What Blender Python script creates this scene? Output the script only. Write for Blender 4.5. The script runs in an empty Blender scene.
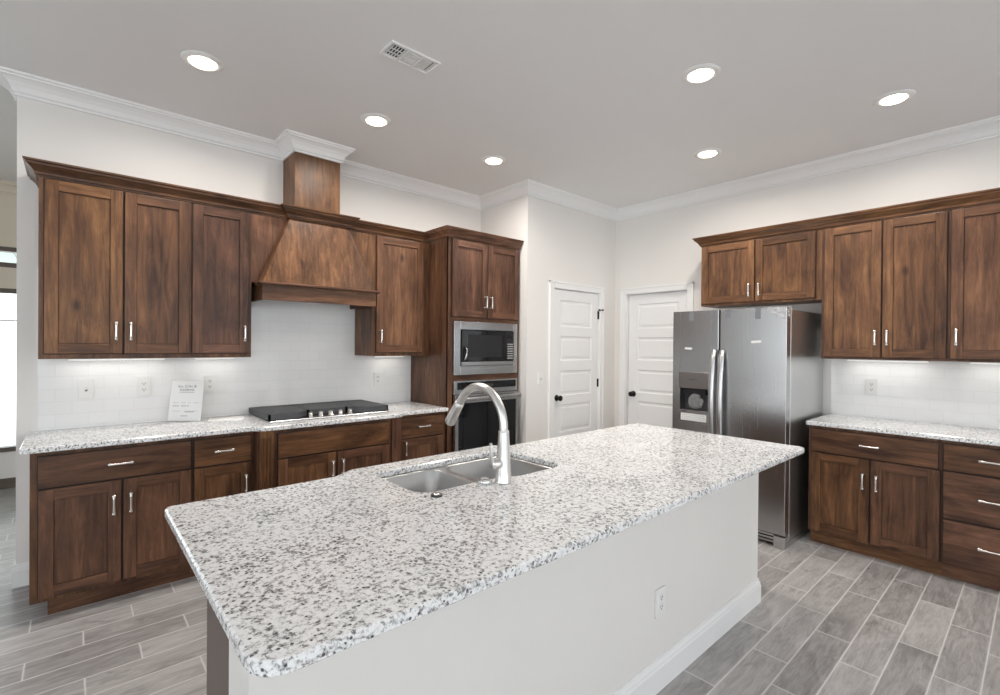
import bpy, bmesh, math, random
from mathutils import Vector, Matrix
random.seed(7)
SC = bpy.context.scene
COL = SC.collection
PI = math.pi

# ------------------------------------------------------------------ camera, world, light, exposure
CAM_H, FPX, YAW, PITCH, ROLL = 1.4552, 482.46, 0.7242, -0.0047, 0.0083
fwd = Vector((math.sin(YAW)*math.cos(PITCH), math.cos(YAW)*math.cos(PITCH), math.sin(PITCH)))
rgt = Vector((math.cos(YAW), -math.sin(YAW), 0))
upv = rgt.cross(fwd)
r2 = rgt*math.cos(ROLL) + upv*math.sin(ROLL)
u2 = -rgt*math.sin(ROLL) + upv*math.cos(ROLL)
cam = bpy.data.cameras.new('camera')
cam.sensor_fit = 'HORIZONTAL'; cam.sensor_width = 36.0; cam.lens = 36.0*FPX/1000.0
cam.clip_start = 0.02; cam.clip_end = 200
camo = bpy.data.objects.new('camera', cam); COL.objects.link(camo)
m = Matrix.Identity(4)
for i in range(3):
    m[i][0] = r2[i]; m[i][1] = u2[i]; m[i][2] = -fwd[i]
m[0][3], m[1][3], m[2][3] = 0, 0, CAM_H
camo.matrix_world = m
SC.camera = camo

world = bpy.data.worlds.new('sky'); SC.world = world; world.use_nodes = True
wn = world.node_tree.nodes; bg = wn['Background']
bg.inputs['Color'].default_value = (0.91, 0.96, 1.0, 1); bg.inputs['Strength'].default_value = 8.5
SC.view_settings.view_transform = 'Standard'; SC.view_settings.look = 'None'
SC.view_settings.gamma = 1.0; SC.view_settings.use_curve_mapping = False
SC.view_settings.exposure = -1.0
SC.cycles.use_denoising = True
SC.cycles.diffuse_bounces = 6
SC.cycles.max_bounces = 12
SC.cycles.sample_clamp_indirect = 6.0
DOWNLIGHT_W, DOWNLIGHT_COL, LENS_STR, STRIP_W = 25.0, (1.0, 0.935, 0.865), 17.0, 0.5

# ------------------------------------------------------------------ dimensions of the room
YA, XB, CEIL = 4.026, 4.71, 3.015            # cabinet wall, refrigerator wall, ceiling
XC, YC = 3.275, 3.315                        # corner of the pantry wall
XEND = -0.252                                # free end of the cabinet wall
YREAR, XLEFT, YFAR, XFAR = -5.6, -4.6, 6.8, 0.9

# ------------------------------------------------------------------ node helper and materials
class NT:
    def __init__(s, name):
        s.m = bpy.data.materials.new(name); s.m.use_nodes = True
        s.t = s.m.node_tree; s.b = s.t.nodes['Principled BSDF']
    def n(s, typ, ins=None, **kw):
        nd = s.t.nodes.new(typ)
        for k, v in kw.items(): setattr(nd, k, v)
        for k, v in (ins or {}).items(): s.put(nd.inputs[k], v)
        return nd
    def put(s, sock, v):
        if hasattr(v, 'is_output'): s.t.links.new(v, sock)
        elif hasattr(v, 'outputs'): s.t.links.new(v.outputs[0], sock)
        else: sock.default_value = v
    def math(s, op, a, b=0.0, c=0.0):
        nd = s.n('ShaderNodeMath', {0: a, 1: b, 2: c}, operation=op); return nd.outputs[0]
    def ramp(s, fac, stops, interp='LINEAR'):
        nd = s.n('ShaderNodeValToRGB', {0: fac}); nd.color_ramp.interpolation = interp
        e = nd.color_ramp.elements
        while len(e) < len(stops): e.new(0.5)
        for i, (p, c) in enumerate(stops):
            e[i].position = p; e[i].color = (*c, 1) if len(c) == 3 else c
        return nd.outputs[0]
    def mix(s, fac, a, b, blend='MIX'):
        nd = s.n('ShaderNodeMix', data_type='RGBA', blend_type=blend)
        s.put(nd.inputs[0], fac); s.put(nd.inputs[6], a if not isinstance(a, tuple) else (*a[:3], 1))
        s.put(nd.inputs[7], b if not isinstance(b, tuple) else (*b[:3], 1)); return nd.outputs[2]
    def obj(s): return s.n('ShaderNodeTexCoord').outputs['Object']
    def set(s, **kw):
        for k, v in kw.items():
            k = {'color': 'Base Color', 'rough': 'Roughness', 'metal': 'Metallic', 'normal': 'Normal', 'ior': 'IOR',
                 'spec': 'Specular IOR Level', 'trans': 'Transmission Weight', 'alpha': 'Alpha', 'coat': 'Coat Weight',
                 'coatr': 'Coat Roughness', 'emit': 'Emission Color', 'emits': 'Emission Strength',
                 'aniso': 'Anisotropic', 'rot': 'Anisotropic Rotation'}[k]
            if isinstance(v, tuple) and len(v) == 3: v = (*v, 1)
            s.put(s.b.inputs[k], v)
        return s
    def bump(s, h, strength=0.3, dist=0.01):
        return s.n('ShaderNodeBump', {'Strength': strength, 'Distance': dist, 'Height': h}).outputs[0]

def plain(name, c, rough=0.5, metal=0.0, noise=0.0, scale=30.0, bump=0.0, **kw):
    t = NT(name); nz = t.n('ShaderNodeTexNoise', {'Vector': t.obj(), 'Scale': scale, 'Detail': 4.0}).outputs[0]
    col = t.mix(nz, tuple(x*(1-noise) for x in c), tuple(min(1, x*(1+noise)) for x in c)) if noise else c
    t.set(color=col, rough=rough, metal=metal, **kw)
    if bump: t.set(normal=t.bump(nz, bump, 0.002))
    return t.m

def wood(name, grain):
    """stained knotty wood; grain = 0 (x) or 2 (z) is the direction the fibres run in the object's own axes"""
    t = NT(name)
    rnd = t.n('ShaderNodeObjectInfo').outputs['Random']
    off = t.n('ShaderNodeCombineXYZ', {0: t.math('MULTIPLY', rnd, 37.0), 1: t.math('MULTIPLY', rnd, 11.0), 2: t.math('MULTIPLY', rnd, 53.0)})
    p = t.n('ShaderNodeVectorMath', {0: t.obj(), 1: off.outputs[0]}, operation='ADD').outputs[0]
    def sc(al, ac):
        v = [ac, ac, ac]; v[grain] = al
        return t.n('ShaderNodeMapping', {'Vector': p, 'Scale': v}).outputs[0]
    big = t.n('ShaderNodeTexNoise', {'Vector': sc(1.6, 4.2), 'Scale': 1.0, 'Detail': 5.0, 'Roughness': 0.6, 'Distortion': 1.3}).outputs[0]
    mid = t.n('ShaderNodeTexNoise', {'Vector': sc(2.2, 24.0), 'Scale': 1.0, 'Detail': 6.0, 'Roughness': 0.7, 'Distortion': 1.0}).outputs[0]
    fine = t.n('ShaderNodeTexNoise', {'Vector': sc(9.0, 260.0), 'Scale': 1.0, 'Detail': 3.0}).outputs[0]
    sep = t.n('ShaderNodeSeparateXYZ', {0: p}).outputs
    ac = sep[0] if grain == 2 else sep[2]
    board = t.n('ShaderNodeTexWhiteNoise', {'W': t.math('FLOOR', t.math('DIVIDE', ac, 0.105))}, noise_dimensions='1D').outputs[0]
    f = t.math('ADD', t.math('MULTIPLY', big, 0.50), t.math('ADD', t.math('MULTIPLY', mid, 0.66), -0.08))
    f = t.math('ADD', f, t.math('MULTIPLY', t.math('SUBTRACT', board, 0.5), 0.11))
    f = t.math('ADD', f, t.math('MULTIPLY', t.math('SUBTRACT', rnd, 0.5), 0.07))
    warm = t.ramp(f, [(0.32, (0.050, 0.020, 0.008)), (0.44, (0.112, 0.049, 0.019)), (0.54, (0.180, 0.082, 0.031)), (0.68, (0.310, 0.150, 0.058))])
    cool = t.ramp(f, [(0.32, (0.042, 0.019, 0.012)), (0.44, (0.092, 0.043, 0.026)), (0.54, (0.142, 0.066, 0.041)), (0.68, (0.238, 0.116, 0.068))])
    hue = t.math('ADD', 0.12, t.math('MULTIPLY', 0.88, t.math('FRACT', t.math('MULTIPLY', rnd, 7.31))))
    col = t.mix(hue, warm, cool)
    vor = t.n('ShaderNodeTexVoronoi', {'Vector': sc(2.3, 4.6), 'Scale': 1.0, 'Randomness': 1.0})
    knot = t.ramp(vor.outputs['Distance'], [(0.035, (1, 1, 1)), (0.12, (0, 0, 0))])
    col = t.mix(t.math('MULTIPLY', knot, 0.75), col, (0.022, 0.010, 0.006))
    col = t.mix(0.35, col, t.ramp(fine, [(0.3, (0.45, 0.45, 0.45)), (0.7, (1.0, 1.0, 1.0))]), 'MULTIPLY')
    t.set(color=col, rough=t.math('ADD', t.math('MULTIPLY', mid, 0.16), 0.32), spec=0.36, normal=t.bump(fine, 0.08, 0.002))
    return t.m

def granite():
    t = NT('speckled_granite'); p = t.obj()
    n1 = t.n('ShaderNodeTexNoise', {'Vector': p, 'Scale': 88.0, 'Detail': 3.0, 'Roughness': 0.62, 'Distortion': 0.4}).outputs[0]
    n2 = t.n('ShaderNodeTexNoise', {'Vector': p, 'Scale': 6.0, 'Detail': 3.0}).outputs[0]
    n3 = t.n('ShaderNodeTexNoise', {'Vector': p, 'Scale': 150.0, 'Detail': 2.0, 'Roughness': 0.6}).outputs[0]
    f = t.math('ADD', t.math('MULTIPLY', n1, 0.86), t.math('MULTIPLY', n2, 0.14))
    col = t.ramp(f, [(0.32, (0.10, 0.10, 0.102)), (0.395, (0.30, 0.30, 0.303)), (0.450, (0.65, 0.65, 0.655)), (0.515, (0.89, 0.895, 0.90)), (0.66, (0.95, 0.955, 0.96))])
    col = t.mix(t.ramp(n3, [(0.60, (0, 0, 0)), (0.70, (0.6, 0.6, 0.6))]), col, (0.36, 0.355, 0.35))
    v = t.n('ShaderNodeTexVoronoi', {'Vector': p, 'Scale': 95.0, 'Randomness': 1.0})
    pick = t.n('ShaderNodeSeparateColor', {0: v.outputs['Color']}).outputs[0]
    cell = t.math('MULTIPLY', t.math('LESS_THAN', pick, 0.19), t.ramp(v.outputs['Distance'], [(0.26, (1, 1, 1)), (0.42, (0, 0, 0))]))
    col = t.mix(t.math('MULTIPLY', cell, 0.9), col, (0.028, 0.027, 0.028))
    t.set(color=col, rough=0.13, spec=0.5)
    return t.m

def floor_tile():
    """wood-look planks 0.607 x 0.1513 running along x, each row shifted by a third"""
    t = NT('wood_look_floor_tile'); sep = t.n('ShaderNodeSeparateXYZ', {0: t.obj()}).outputs
    L, W = 0.607, 0.1513
    v = t.math('DIVIDE', t.math('SUBTRACT', sep[1], 0.925), W); row = t.math('FLOOR', v)
    u = t.math('DIVIDE', t.math('SUBTRACT', t.math('SUBTRACT', sep[0], 2.672), t.math('MULTIPLY', row, L/3)), L)
    ci = t.math('FLOOR', u); fu = t.math('FRACT', u); fv = t.math('FRACT', v)
    du = t.math('MULTIPLY', t.math('MINIMUM', fu, t.math('SUBTRACT', 1.0, fu)), L)
    dv = t.math('MULTIPLY', t.math('MINIMUM', fv, t.math('SUBTRACT', 1.0, fv)), W)
    d = t.math('MINIMUM', du, dv)
    gr = t.ramp(d, [(0.0026, (1, 1, 1)), (0.0042, (0, 0, 0))])
    idv = t.n('ShaderNodeCombineXYZ', {0: ci, 1: row})
    wn_ = t.n('ShaderNodeTexWhiteNoise', {'Vector': idv.outputs[0]}, noise_dimensions='2D')
    r = wn_.outputs[0]
    shift = t.n('ShaderNodeVectorMath', {0: t.n('ShaderNodeCombineXYZ', {0: sep[0], 1: sep[1]}).outputs[0], 1: t.n('ShaderNodeVectorMath', {0: wn_.outputs[1], 1: (31, 17, 9)}, operation='MULTIPLY').outputs[0]}, operation='ADD').outputs[0]
    def ns(sx, sy, det, dist=0.6):
        return t.n('ShaderNodeTexNoise', {'Vector': t.n('ShaderNodeMapping', {'Vector': shift, 'Scale': (sx, sy, 1)}).outputs[0], 'Scale': 1.0, 'Detail': det, 'Roughness': 0.65, 'Distortion': dist}).outputs[0]
    big = ns(3.0, 11.0, 4.0, 1.4); mid = ns(7.0, 75.0, 5.0, 1.2); blot = ns(4.5, 9.0, 3.0)
    f = t.math('ADD', t.math('MULTIPLY', big, 0.55), t.math('MULTIPLY', mid, 0.45))
    f = t.math('ADD', f, t.math('MULTIPLY', t.math('SUBTRACT', r, 0.5), 0.16))
    col = t.ramp(f, [(0.24, (0.19, 0.178, 0.172)), (0.42, (0.32, 0.305, 0.298)), (0.56, (0.44, 0.422, 0.415)), (0.78, (0.58, 0.56, 0.55))])
    col = t.mix(t.ramp(blot, [(0.62, (0, 0, 0)), (0.74, (0.55, 0.55, 0.55))]), col, (0.15, 0.138, 0.132))
    col = t.mix(gr, col, (0.72, 0.705, 0.69))
    h = t.math('SUBTRACT', t.math('MULTIPLY', mid, 0.25), gr)
    t.set(color=col, rough=t.math('ADD', t.math('MULTIPLY', mid, 0.15), 0.30), spec=0.4, normal=t.bump(h, 0.35, 0.002))
    return t.m

def subway():
    t = NT('white_subway_tile'); sep = t.n('ShaderNodeSeparateXYZ', {0: t.obj()}).outputs
    vec = t.n('ShaderNodeCombineXYZ', {0: sep[0], 1: sep[2]}).outputs[0]
    b = t.n('ShaderNodeTexBrick', {'Vector': vec, 'Color1': (0.87, 0.87, 0.865, 1), 'Color2': (0.85, 0.85, 0.848, 1), 'Mortar': (0.79, 0.79, 0.785, 1),
            'Scale': 1.0, 'Mortar Size': 0.0016, 'Mortar Smooth': 0.3, 'Brick Width': 0.154, 'Row Height': 0.0775})
    t.set(color=b.outputs[0], rough=0.16, spec=0.5, normal=t.bump(t.math('SUBTRACT', 1.0, b.outputs[1]), 0.35, 0.0012))
    return t.m

def steel(name, c=(0.475, 0.475, 0.48), rough=0.27, axis=2):
    t = NT(name); s = [160.0, 160.0, 160.0]; s[axis] = 1.5
    nz = t.n('ShaderNodeTexNoise', {'Vector': t.n('ShaderNodeMapping', {'Vector': t.obj(), 'Scale': s}).outputs[0], 'Scale': 1.0, 'Detail': 3.0}).outputs[0]
    t.set(color=c, metal=1.0, rough=t.math('ADD', t.math('MULTIPLY', nz, 0.02), rough-0.01), aniso=0.3)
    return t.m

def beadboard():
    t = NT('porch_boards'); sep = t.n('ShaderNodeSeparateXYZ', {0: t.obj()}).outputs
    fr = t.math('FRACT', t.math('DIVIDE', t.math('ADD', sep[0], t.math('MULTIPLY', sep[1], 0.0)), 0.30))
    g = t.math('LESS_THAN', fr, 0.05)
    t.set(color=t.mix(g, (0.42, 0.50, 0.44), (0.14, 0.17, 0.15)), rough=0.6)
    return t.m

def emitter(name, c, s):
    t = NT(name); t.set(color=(0.9, 0.9, 0.88), emit=c, emits=s, rough=0.4); return t.m

def film(name, c, alpha):
    t = NT(name); nz = t.n('ShaderNodeTexNoise', {'Vector': t.obj(), 'Scale': 45.0, 'Detail': 4.0, 'Distortion': 1.0}).outputs[0]
    t.set(color=c, rough=0.12, alpha=t.math('MULTIPLY', t.ramp(nz, [(0.35, (0.25, 0.25, 0.25)), (0.65, (1, 1, 1))]), alpha), normal=t.bump(nz, 0.8, 0.01)); return t.m

M = {}
M['wall'] = plain('wall_paint', (0.80, 0.782, 0.755), 0.55, noise=0.012, scale=6, bump=0.03)
M['ceil'] = plain('ceiling_paint', (0.85, 0.85, 0.85), 0.7, noise=0.012, scale=5, bump=0.03)
M['trim'] = plain('white_trim_paint', (0.86, 0.86, 0.855), 0.32, noise=0.01, scale=8)
M['door'] = plain('white_door_paint', (0.86, 0.86, 0.858), 0.35, noise=0.01, scale=8)
M['beige'] = plain('beige_wall_paint', (0.72, 0.65, 0.54), 0.6, noise=0.015, scale=6)
M['wv'] = wood('stained_wood_upright_grain', 2)
M['wh'] = wood('stained_wood_level_grain', 0)
M['wy'] = wood('stained_wood_depth_grain', 1)
M['dark'] = plain('dark_glazed_wood', (0.022, 0.011, 0.007), 0.6, noise=0.1)  # dark brown that paints gap and crease shade around doors and panels
M['granite'] = granite(); M['floor'] = floor_tile(); M['tile'] = subway()
M['steel_v'] = steel('brushed_steel_upright', axis=2); M['steel_h'] = steel('brushed_steel_level', axis=0)
M['steel_side'] = steel('steel_side_panel', (0.60, 0.61, 0.61), 0.30, axis=2)
M['steel_taupe'] = steel('dispenser_panel_steel', (0.30, 0.27, 0.26), 0.3, axis=0)
M['sink'] = steel('satin_sink_steel', (0.56, 0.555, 0.55), 0.30, axis=0)
M['nickel'] = plain('brushed_nickel', (0.74, 0.71, 0.67), 0.24, 1.0, noise=0.03, scale=60)
M['faucet'] = plain('spot_resist_steel', (0.76, 0.755, 0.745), 0.33, 1.0, noise=0.02, scale=80)
M['handle'] = plain('satin_handle_metal', (0.58, 0.58, 0.585), 0.30, 1.0, noise=0.02, scale=60)
M['chrome'] = plain('polished_chrome', (0.82, 0.82, 0.82), 0.06, 1.0, noise=0.01)
M['glass_black'] = plain('black_oven_glass', (0.006, 0.006, 0.007), 0.04, noise=0.05, spec=0.5)
M['black'] = plain('black_plastic', (0.012, 0.012, 0.013), 0.38, noise=0.08)
M['darkgrey'] = plain('dark_grey_plastic', (0.045, 0.045, 0.047), 0.4, noise=0.05)
M['bronze'] = plain('black_bronze_hardware', (0.010, 0.009, 0.008), 0.28, 0.6, noise=0.1)
M['iron'] = plain('cast_iron_grate', (0.060, 0.064, 0.069), 0.52, noise=0.18, scale=120, bump=0.15)
M['plate'] = plain('white_switch_plastic', (0.82, 0.82, 0.80), 0.3, noise=0.01)
M['slot'] = plain('socket_slot', (0.12, 0.12, 0.12), 0.5, noise=0.05)
M['paper'] = plain('white_paper', (0.84, 0.84, 0.83), 0.7, noise=0.01)
M['ink'] = plain('grey_printing_ink', (0.20, 0.20, 0.21), 0.7, noise=0.03)
M['inkl'] = plain('pale_printing_ink', (0.55, 0.55, 0.55), 0.7, noise=0.03)
M['tape'] = plain('grey_tape', (0.22, 0.225, 0.245), 0.35, noise=0.04)
M['brownframe'] = plain('bronze_window_frame', (0.11, 0.085, 0.065), 0.45, noise=0.08)
M['panel_grey'] = plain('taupe_end_panel', (0.125, 0.095, 0.083), 0.42, noise=0.06, scale=14)
M['patio'] = plain('pale_concrete', (0.72, 0.72, 0.71), 0.8, noise=0.04, scale=3)
M['porch'] = beadboard()
M['lens'] = emitter('lit_lamp_lens', (1.0, 0.84, 0.64), LENS_STR)
M['strip'] = emitter('lit_strip_lens', (1.0, 0.97, 0.90), 3.0)
M['film'] = film('clear_packing_film', (0.93, 0.93, 0.93), 0.45)
M['bag'] = film('clear_bag_film', (0.8, 0.8, 0.8), 0.28)
M['acrylic'] = film('clear_acrylic', (0.92, 0.92, 0.92), 0.12)
M['glass'] = NT('window_glass').set(color=(1, 1, 1), rough=0.0, trans=1.0, ior=1.02).m
M['vent_dark'] = plain('vent_throat', (0.03, 0.03, 0.03), 0.8, noise=0.05)

# ------------------------------------------------------------------ mesh helpers
class MB:
    def __init__(s): s.bm = bmesh.new(); s.mats = []
    def mi(s, mat):
        if mat not in s.mats: s.mats.append(mat)
        return s.mats.index(mat)
    def _new(s, f0, mat, smooth=False):
        k = s.mi(mat)
        for f in s.bm.faces:
            if f.index == -1 or f not in f0: pass
    def faces(s, verts, polys, mat, smooth=False):
        k = s.mi(mat); vs = [s.bm.verts.new(v) for v in verts]; out = []
        for p in polys:
            try: f = s.bm.faces.new([vs[i] for i in p])
            except ValueError: continue
            f.material_index = k; f.smooth = smooth; out.append(f)
        return vs, out
    def box(s, x0, x1, y0, y1, z0, z1, mat, bev=0.0, rot=None, at=None):
        x0, x1 = min(x0, x1), max(x0, x1); y0, y1 = min(y0, y1), max(y0, y1); z0, z1 = min(z0, z1), max(z0, z1)
        V = [(x0,y0,z0),(x1,y0,z0),(x1,y1,z0),(x0,y1,z0),(x0,y0,z1),(x1,y0,z1),(x1,y1,z1),(x0,y1,z1)]
        vs, fs = s.faces(V, [(3,2,1,0),(4,5,6,7),(0,1,5,4),(1,2,6,5),(2,3,7,6),(3,0,4,7)], mat)
        if bev:
            es = list({e for f in fs for e in f.edges})
            r = bmesh.ops.bevel(s.bm, geom=es, offset=bev, segments=2, profile=0.6, affect='EDGES')
            k = s.mi(mat)
            for f in r['faces']: f.material_index = k
        return s
    def prism(s, poly, z0, z1, mat, axis='z', bev=0.0):
        """closed outline poly (2D) pushed along an axis"""
        def P(a, b, c): return {'z': (a, b, c), 'y': (a, c, b), 'x': (c, a, b)}[axis]
        n = len(poly)
        V = [P(a, b, z0) for a, b in poly] + [P(a, b, z1) for a, b in poly]
        F = [tuple(range(n-1, -1, -1)), tuple(range(n, 2*n))] + [(i, (i+1) % n, n+(i+1) % n, n+i) for i in range(n)]
        vs, fs = s.faces(V, F, mat)
        bmesh.ops.recalc_face_normals(s.bm, faces=fs)
        if bev:
            es = list({e for f in fs for e in f.edges})
            r = bmesh.ops.bevel(s.bm, geom=es, offset=bev, segments=2, profile=0.6, affect='EDGES')
            for f in r['faces']: f.material_index = s.mi(mat)
        return s
    def tube(s, path, rad, mat, n=12, caps=True, flat=1.0, up=None):
        path = [Vector(p) for p in path]
        if not hasattr(rad, '__len__'): rad = [rad]*len(path)
        tang = []
        for i in range(len(path)):
            a = path[max(0, i-1)]; b = path[min(len(path)-1, i+1)]; tang.append((b-a).normalized())
        ref = Vector(up) if up else (Vector((0, 0, 1)) if abs(tang[0].z) < 0.9 else Vector((1, 0, 0)))
        nrm = (ref - tang[0]*ref.dot(tang[0])).normalized()
        V = []
        for i, p in enumerate(path):
            nrm = (nrm - tang[i]*nrm.dot(tang[i])).normalized(); bi = tang[i].cross(nrm)
            for k in range(n):
                a = 2*PI*k/n
                V.append(p + nrm*math.cos(a)*rad[i]*flat + bi*math.sin(a)*rad[i])
        F = []
        for i in range(len(path)-1):
            for k in range(n): F.append((i*n+k, i*n+(k+1) % n, (i+1)*n+(k+1) % n, (i+1)*n+k))
        vs, fs = s.faces(V, F, mat, True)
        if caps:
            for lo in (0, len(path)-1):
                ring = vs[lo*n:lo*n+n]
                f = s.bm.faces.new(ring if lo else ring[::-1]); f.material_index = s.mi(mat); fs.append(f)
        bmesh.ops.recalc_face_normals(s.bm, faces=fs)
        return s
    def lathe(s, prof, mat, at=(0, 0, 0), axis=(0, 0, 1), n=28, caps=True):
        """prof: (radius, height) pairs along the axis"""
        ax = Vector(axis).normalized(); a0 = ax.orthogonal().normalized(); b0 = ax.cross(a0); at = Vector(at)
        V = []
        for r, h in prof:
            for k in range(n):
                t = 2*PI*k/n; V.append(at + ax*h + (a0*math.cos(t)+b0*math.sin(t))*max(r, 1e-5))
        F = [(i*n+k, i*n+(k+1) % n, (i+1)*n+(k+1) % n, (i+1)*n+k) for i in range(len(prof)-1) for k in range(n)]
        vs, fs = s.faces(V, F, mat, True)
        if caps:
            for lo in (0, len(prof)-1):
                ring = vs[lo*n:lo*n+n]; f = s.bm.faces.new(ring if lo else ring[::-1]); f.material_index = s.mi(mat); fs.append(f)
        bmesh.ops.recalc_face_normals(s.bm, faces=fs)
        return s
    def sweep(s, path, prof, mat, zc=0.0, smooth=False):
        """moulding: prof (out, up) carried along the plan polyline, out to the RIGHT of travel, mitred"""
        path = [Vector((p[0], p[1])) for p in path]; n = len(prof); V = []
        for i, p in enumerate(path):
            d1 = (path[i]-path[i-1]).normalized() if i else (path[1]-path[0]).normalized()
            d2 = (path[i+1]-path[i]).normalized() if i < len(path)-1 else d1
            n1 = Vector((d1.y, -d1.x)); n2 = Vector((d2.y, -d2.x)); mm = (n1+n2).normalized(); k = 1.0/max(0.2, mm.dot(n1))
            for o, u in prof: V.append((p.x+mm.x*k*o, p.y+mm.y*k*o, zc+u))
        F = [(i*n+j, i*n+j+1, (i+1)*n+j+1, (i+1)*n+j) for i in range(len(path)-1) for j in range(n-1)]
        F += [((i)*n+n-1, i*n, (i+1)*n, (i+1)*n+n-1) for i in range(len(path)-1)]
        F += [tuple(range(n)), tuple(range((len(path)-1)*n+n-1, (len(path)-1)*n-1, -1))]
        vs, fs = s.faces(V, F, mat, smooth); bmesh.ops.recalc_face_normals(s.bm, faces=fs)
        return s
    def slab(s, outer, holes, z0, z1, mat, ease=0.004):
        """flat stone slab with holes and eased edges"""
        k = s.mi(mat); bm = s.bm
        def inset(loop, d):
            n = len(loop); out = []
            ar = sum(loop[i][0]*loop[(i+1) % n][1]-loop[(i+1) % n][0]*loop[i][1] for i in range(n))
            sg = 1 if ar > 0 else -1
            for i in range(n):
                a, b, c = Vector(loop[i-1]), Vector(loop[i]), Vector(loop[(i+1) % n])
                d1, d2 = (b-a).normalized(), (c-b).normalized()
                n1, n2 = Vector((-d1.y, d1.x))*sg, Vector((-d2.y, d2.x))*sg
                mm = (n1+n2).normalized(); q = b+mm*(d/max(0.3, mm.dot(n1))); out.append((q.x, q.y))
            return out
        loops = [(outer, 1)]+[(h, -1) for h in holes]
        for zz, zi in ((z1, z1-ease), (z0, z0+ease)):
            es = []
            for lp, sg in loops:
                vs = [bm.verts.new((x, y, zz)) for x, y in inset(lp, ease*sg)]
                es += [bm.edges.new((vs[i], vs[(i+1) % len(vs)])) for i in range(len(vs))]
            r = bmesh.ops.triangle_fill(bm, use_beauty=True, use_dissolve=False, edges=es)
            for g in r['geom']:
                if isinstance(g, bmesh.types.BMFace): g.material_index = k
        fs = []
        for lp, sg in loops:
            rings = []
            for zz, d in ((z1, ease), (z1-ease, 0), (z0+ease, 0), (z0, ease)):
                rings.append([bm.verts.new((x, y, zz)) for x, y in (inset(lp, d*sg) if d else lp)])
            n = len(lp)
            for a, b in zip(rings, rings[1:]):
                for i in range(n):
                    f = bm.faces.new((a[i], a[(i+1) % n], b[(i+1) % n], b[i])); f.material_index = k; fs.append(f)
        bmesh.ops.remove_doubles(bm, verts=bm.verts, dist=1e-5)
        bmesh.ops.recalc_face_normals(bm, faces=bm.faces)
        return s
    def build(s, name, parent=None, loc=None, rot=None):
        me = bpy.data.meshes.new(name); s.bm.to_mesh(me); s.bm.free()
        for mt in s.mats: me.materials.append(mt)
        o = bpy.data.objects.new(name, me); COL.objects.link(o)
        if parent: o.parent = parent
        if loc is not None: o.location = loc
        if rot is not None: o.rotation_euler = rot
        return o

def tag(o, label, cat=None, group=None):
    o['label'] = label
    if cat: o['category'] = cat
    if group: o['group'] = group
    return o
def thing(name, label, cat, loc=(0, 0, 0), rotz=0.0, group=None):
    o = bpy.data.objects.new(name, None); COL.objects.link(o); o.empty_display_size = 0.1
    o.location = loc; o.rotation_euler = (0, 0, rotz)
    return tag(o, label, cat, group)
def structure(o, label=None):
    o['kind'] = 'structure'
    if label: o['label'] = label
    return o
def dup(root, loc, rotz, label):
    r = root.copy(); COL.objects.link(r); r.location = loc; r.rotation_euler = (0, 0, rotz); r['label'] = label
    for ch in list(root.children):
        c = ch.copy(); COL.objects.link(c); c.parent = r
        for g in ch.children:
            d = g.copy(); COL.objects.link(d); d.parent = c
    return r
def rrect(x0, x1, y0, y1, r, n=6, corners=(1, 1, 1, 1)):
    out = []
    for i, (cx, cy, a0) in enumerate(((x1-r, y0+r, -PI/2), (x1-r, y1-r, 0), (x0+r, y1-r, PI/2), (x0+r, y0+r, PI))):
        if corners[i]:
            for k in range(n+1):
                a = a0+PI/2*k/n; out.append((cx+r*math.cos(a), cy+r*math.sin(a)))
        else:
            out.append(((x1, y0), (x1, y1), (x0, y1), (x0, y0))[i])
    return out
def round_poly(pts, rads, n=6):
    """polygon with each corner rounded"""
    out = []; N = len(pts)
    for i in range(N):
        a, b, c = Vector(pts[i-1]), Vector(pts[i]), Vector(pts[(i+1) % N]); r = rads[i]
        if r <= 0: out.append(tuple(b)); continue
        d1, d2 = (a-b).normalized(), (c-b).normalized(); ang = d1.angle(d2); t = min(r/math.tan(ang/2), 0.49*(a-b).length, 0.49*(c-b).length)
        p, q = b+d1*t, b+d2*t
        for k in range(n+1):
            w = k/n; out.append(tuple(p*(1-w)**2 + b*2*w*(1-w) + q*w*w))
    return out
def text_mesh(body, size, mat, parent, loc, name='lettering', rot=(PI/2, 0, 0), align='CENTER'):
    cu = bpy.data.curves.new('lettering', 'FONT'); cu.body = body; cu.size = size; cu.align_x = align; cu.extrude = 0.0002
    ob = bpy.data.objects.new('lettering_tmp', cu); COL.objects.link(ob)
    dg = bpy.context.evaluated_depsgraph_get(); me = bpy.data.meshes.new_from_object(ob.evaluated_get(dg))
    bpy.data.objects.remove(ob); me.materials.clear(); me.materials.append(mat)
    o = bpy.data.objects.new(name, me); COL.objects.link(o); o.parent = parent; o.location = loc; o.rotation_euler = rot
    return o

# ------------------------------------------------------------------ room shell
m_ = MB(); m_.box(XLEFT, XB+0.3, YREAR, YFAR+0.1, -0.12, 0.0, M['floor']); structure(m_.build('floor'))
m_ = MB(); m_.box(XLEFT, XB+0.3, YREAR, YFAR+0.1, CEIL, CEIL+0.12, M['ceil']); structure(m_.build('ceiling'))
m_ = MB(); m_.box(XEND, XC+0.12, YA, YA+0.15, 0, CEIL, M['wall']); structure(m_.build('wall_left'))
m_ = MB(); m_.box(XB, XB+0.15, YREAR, YC+0.12, 0, CEIL, M['wall'])
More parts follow.
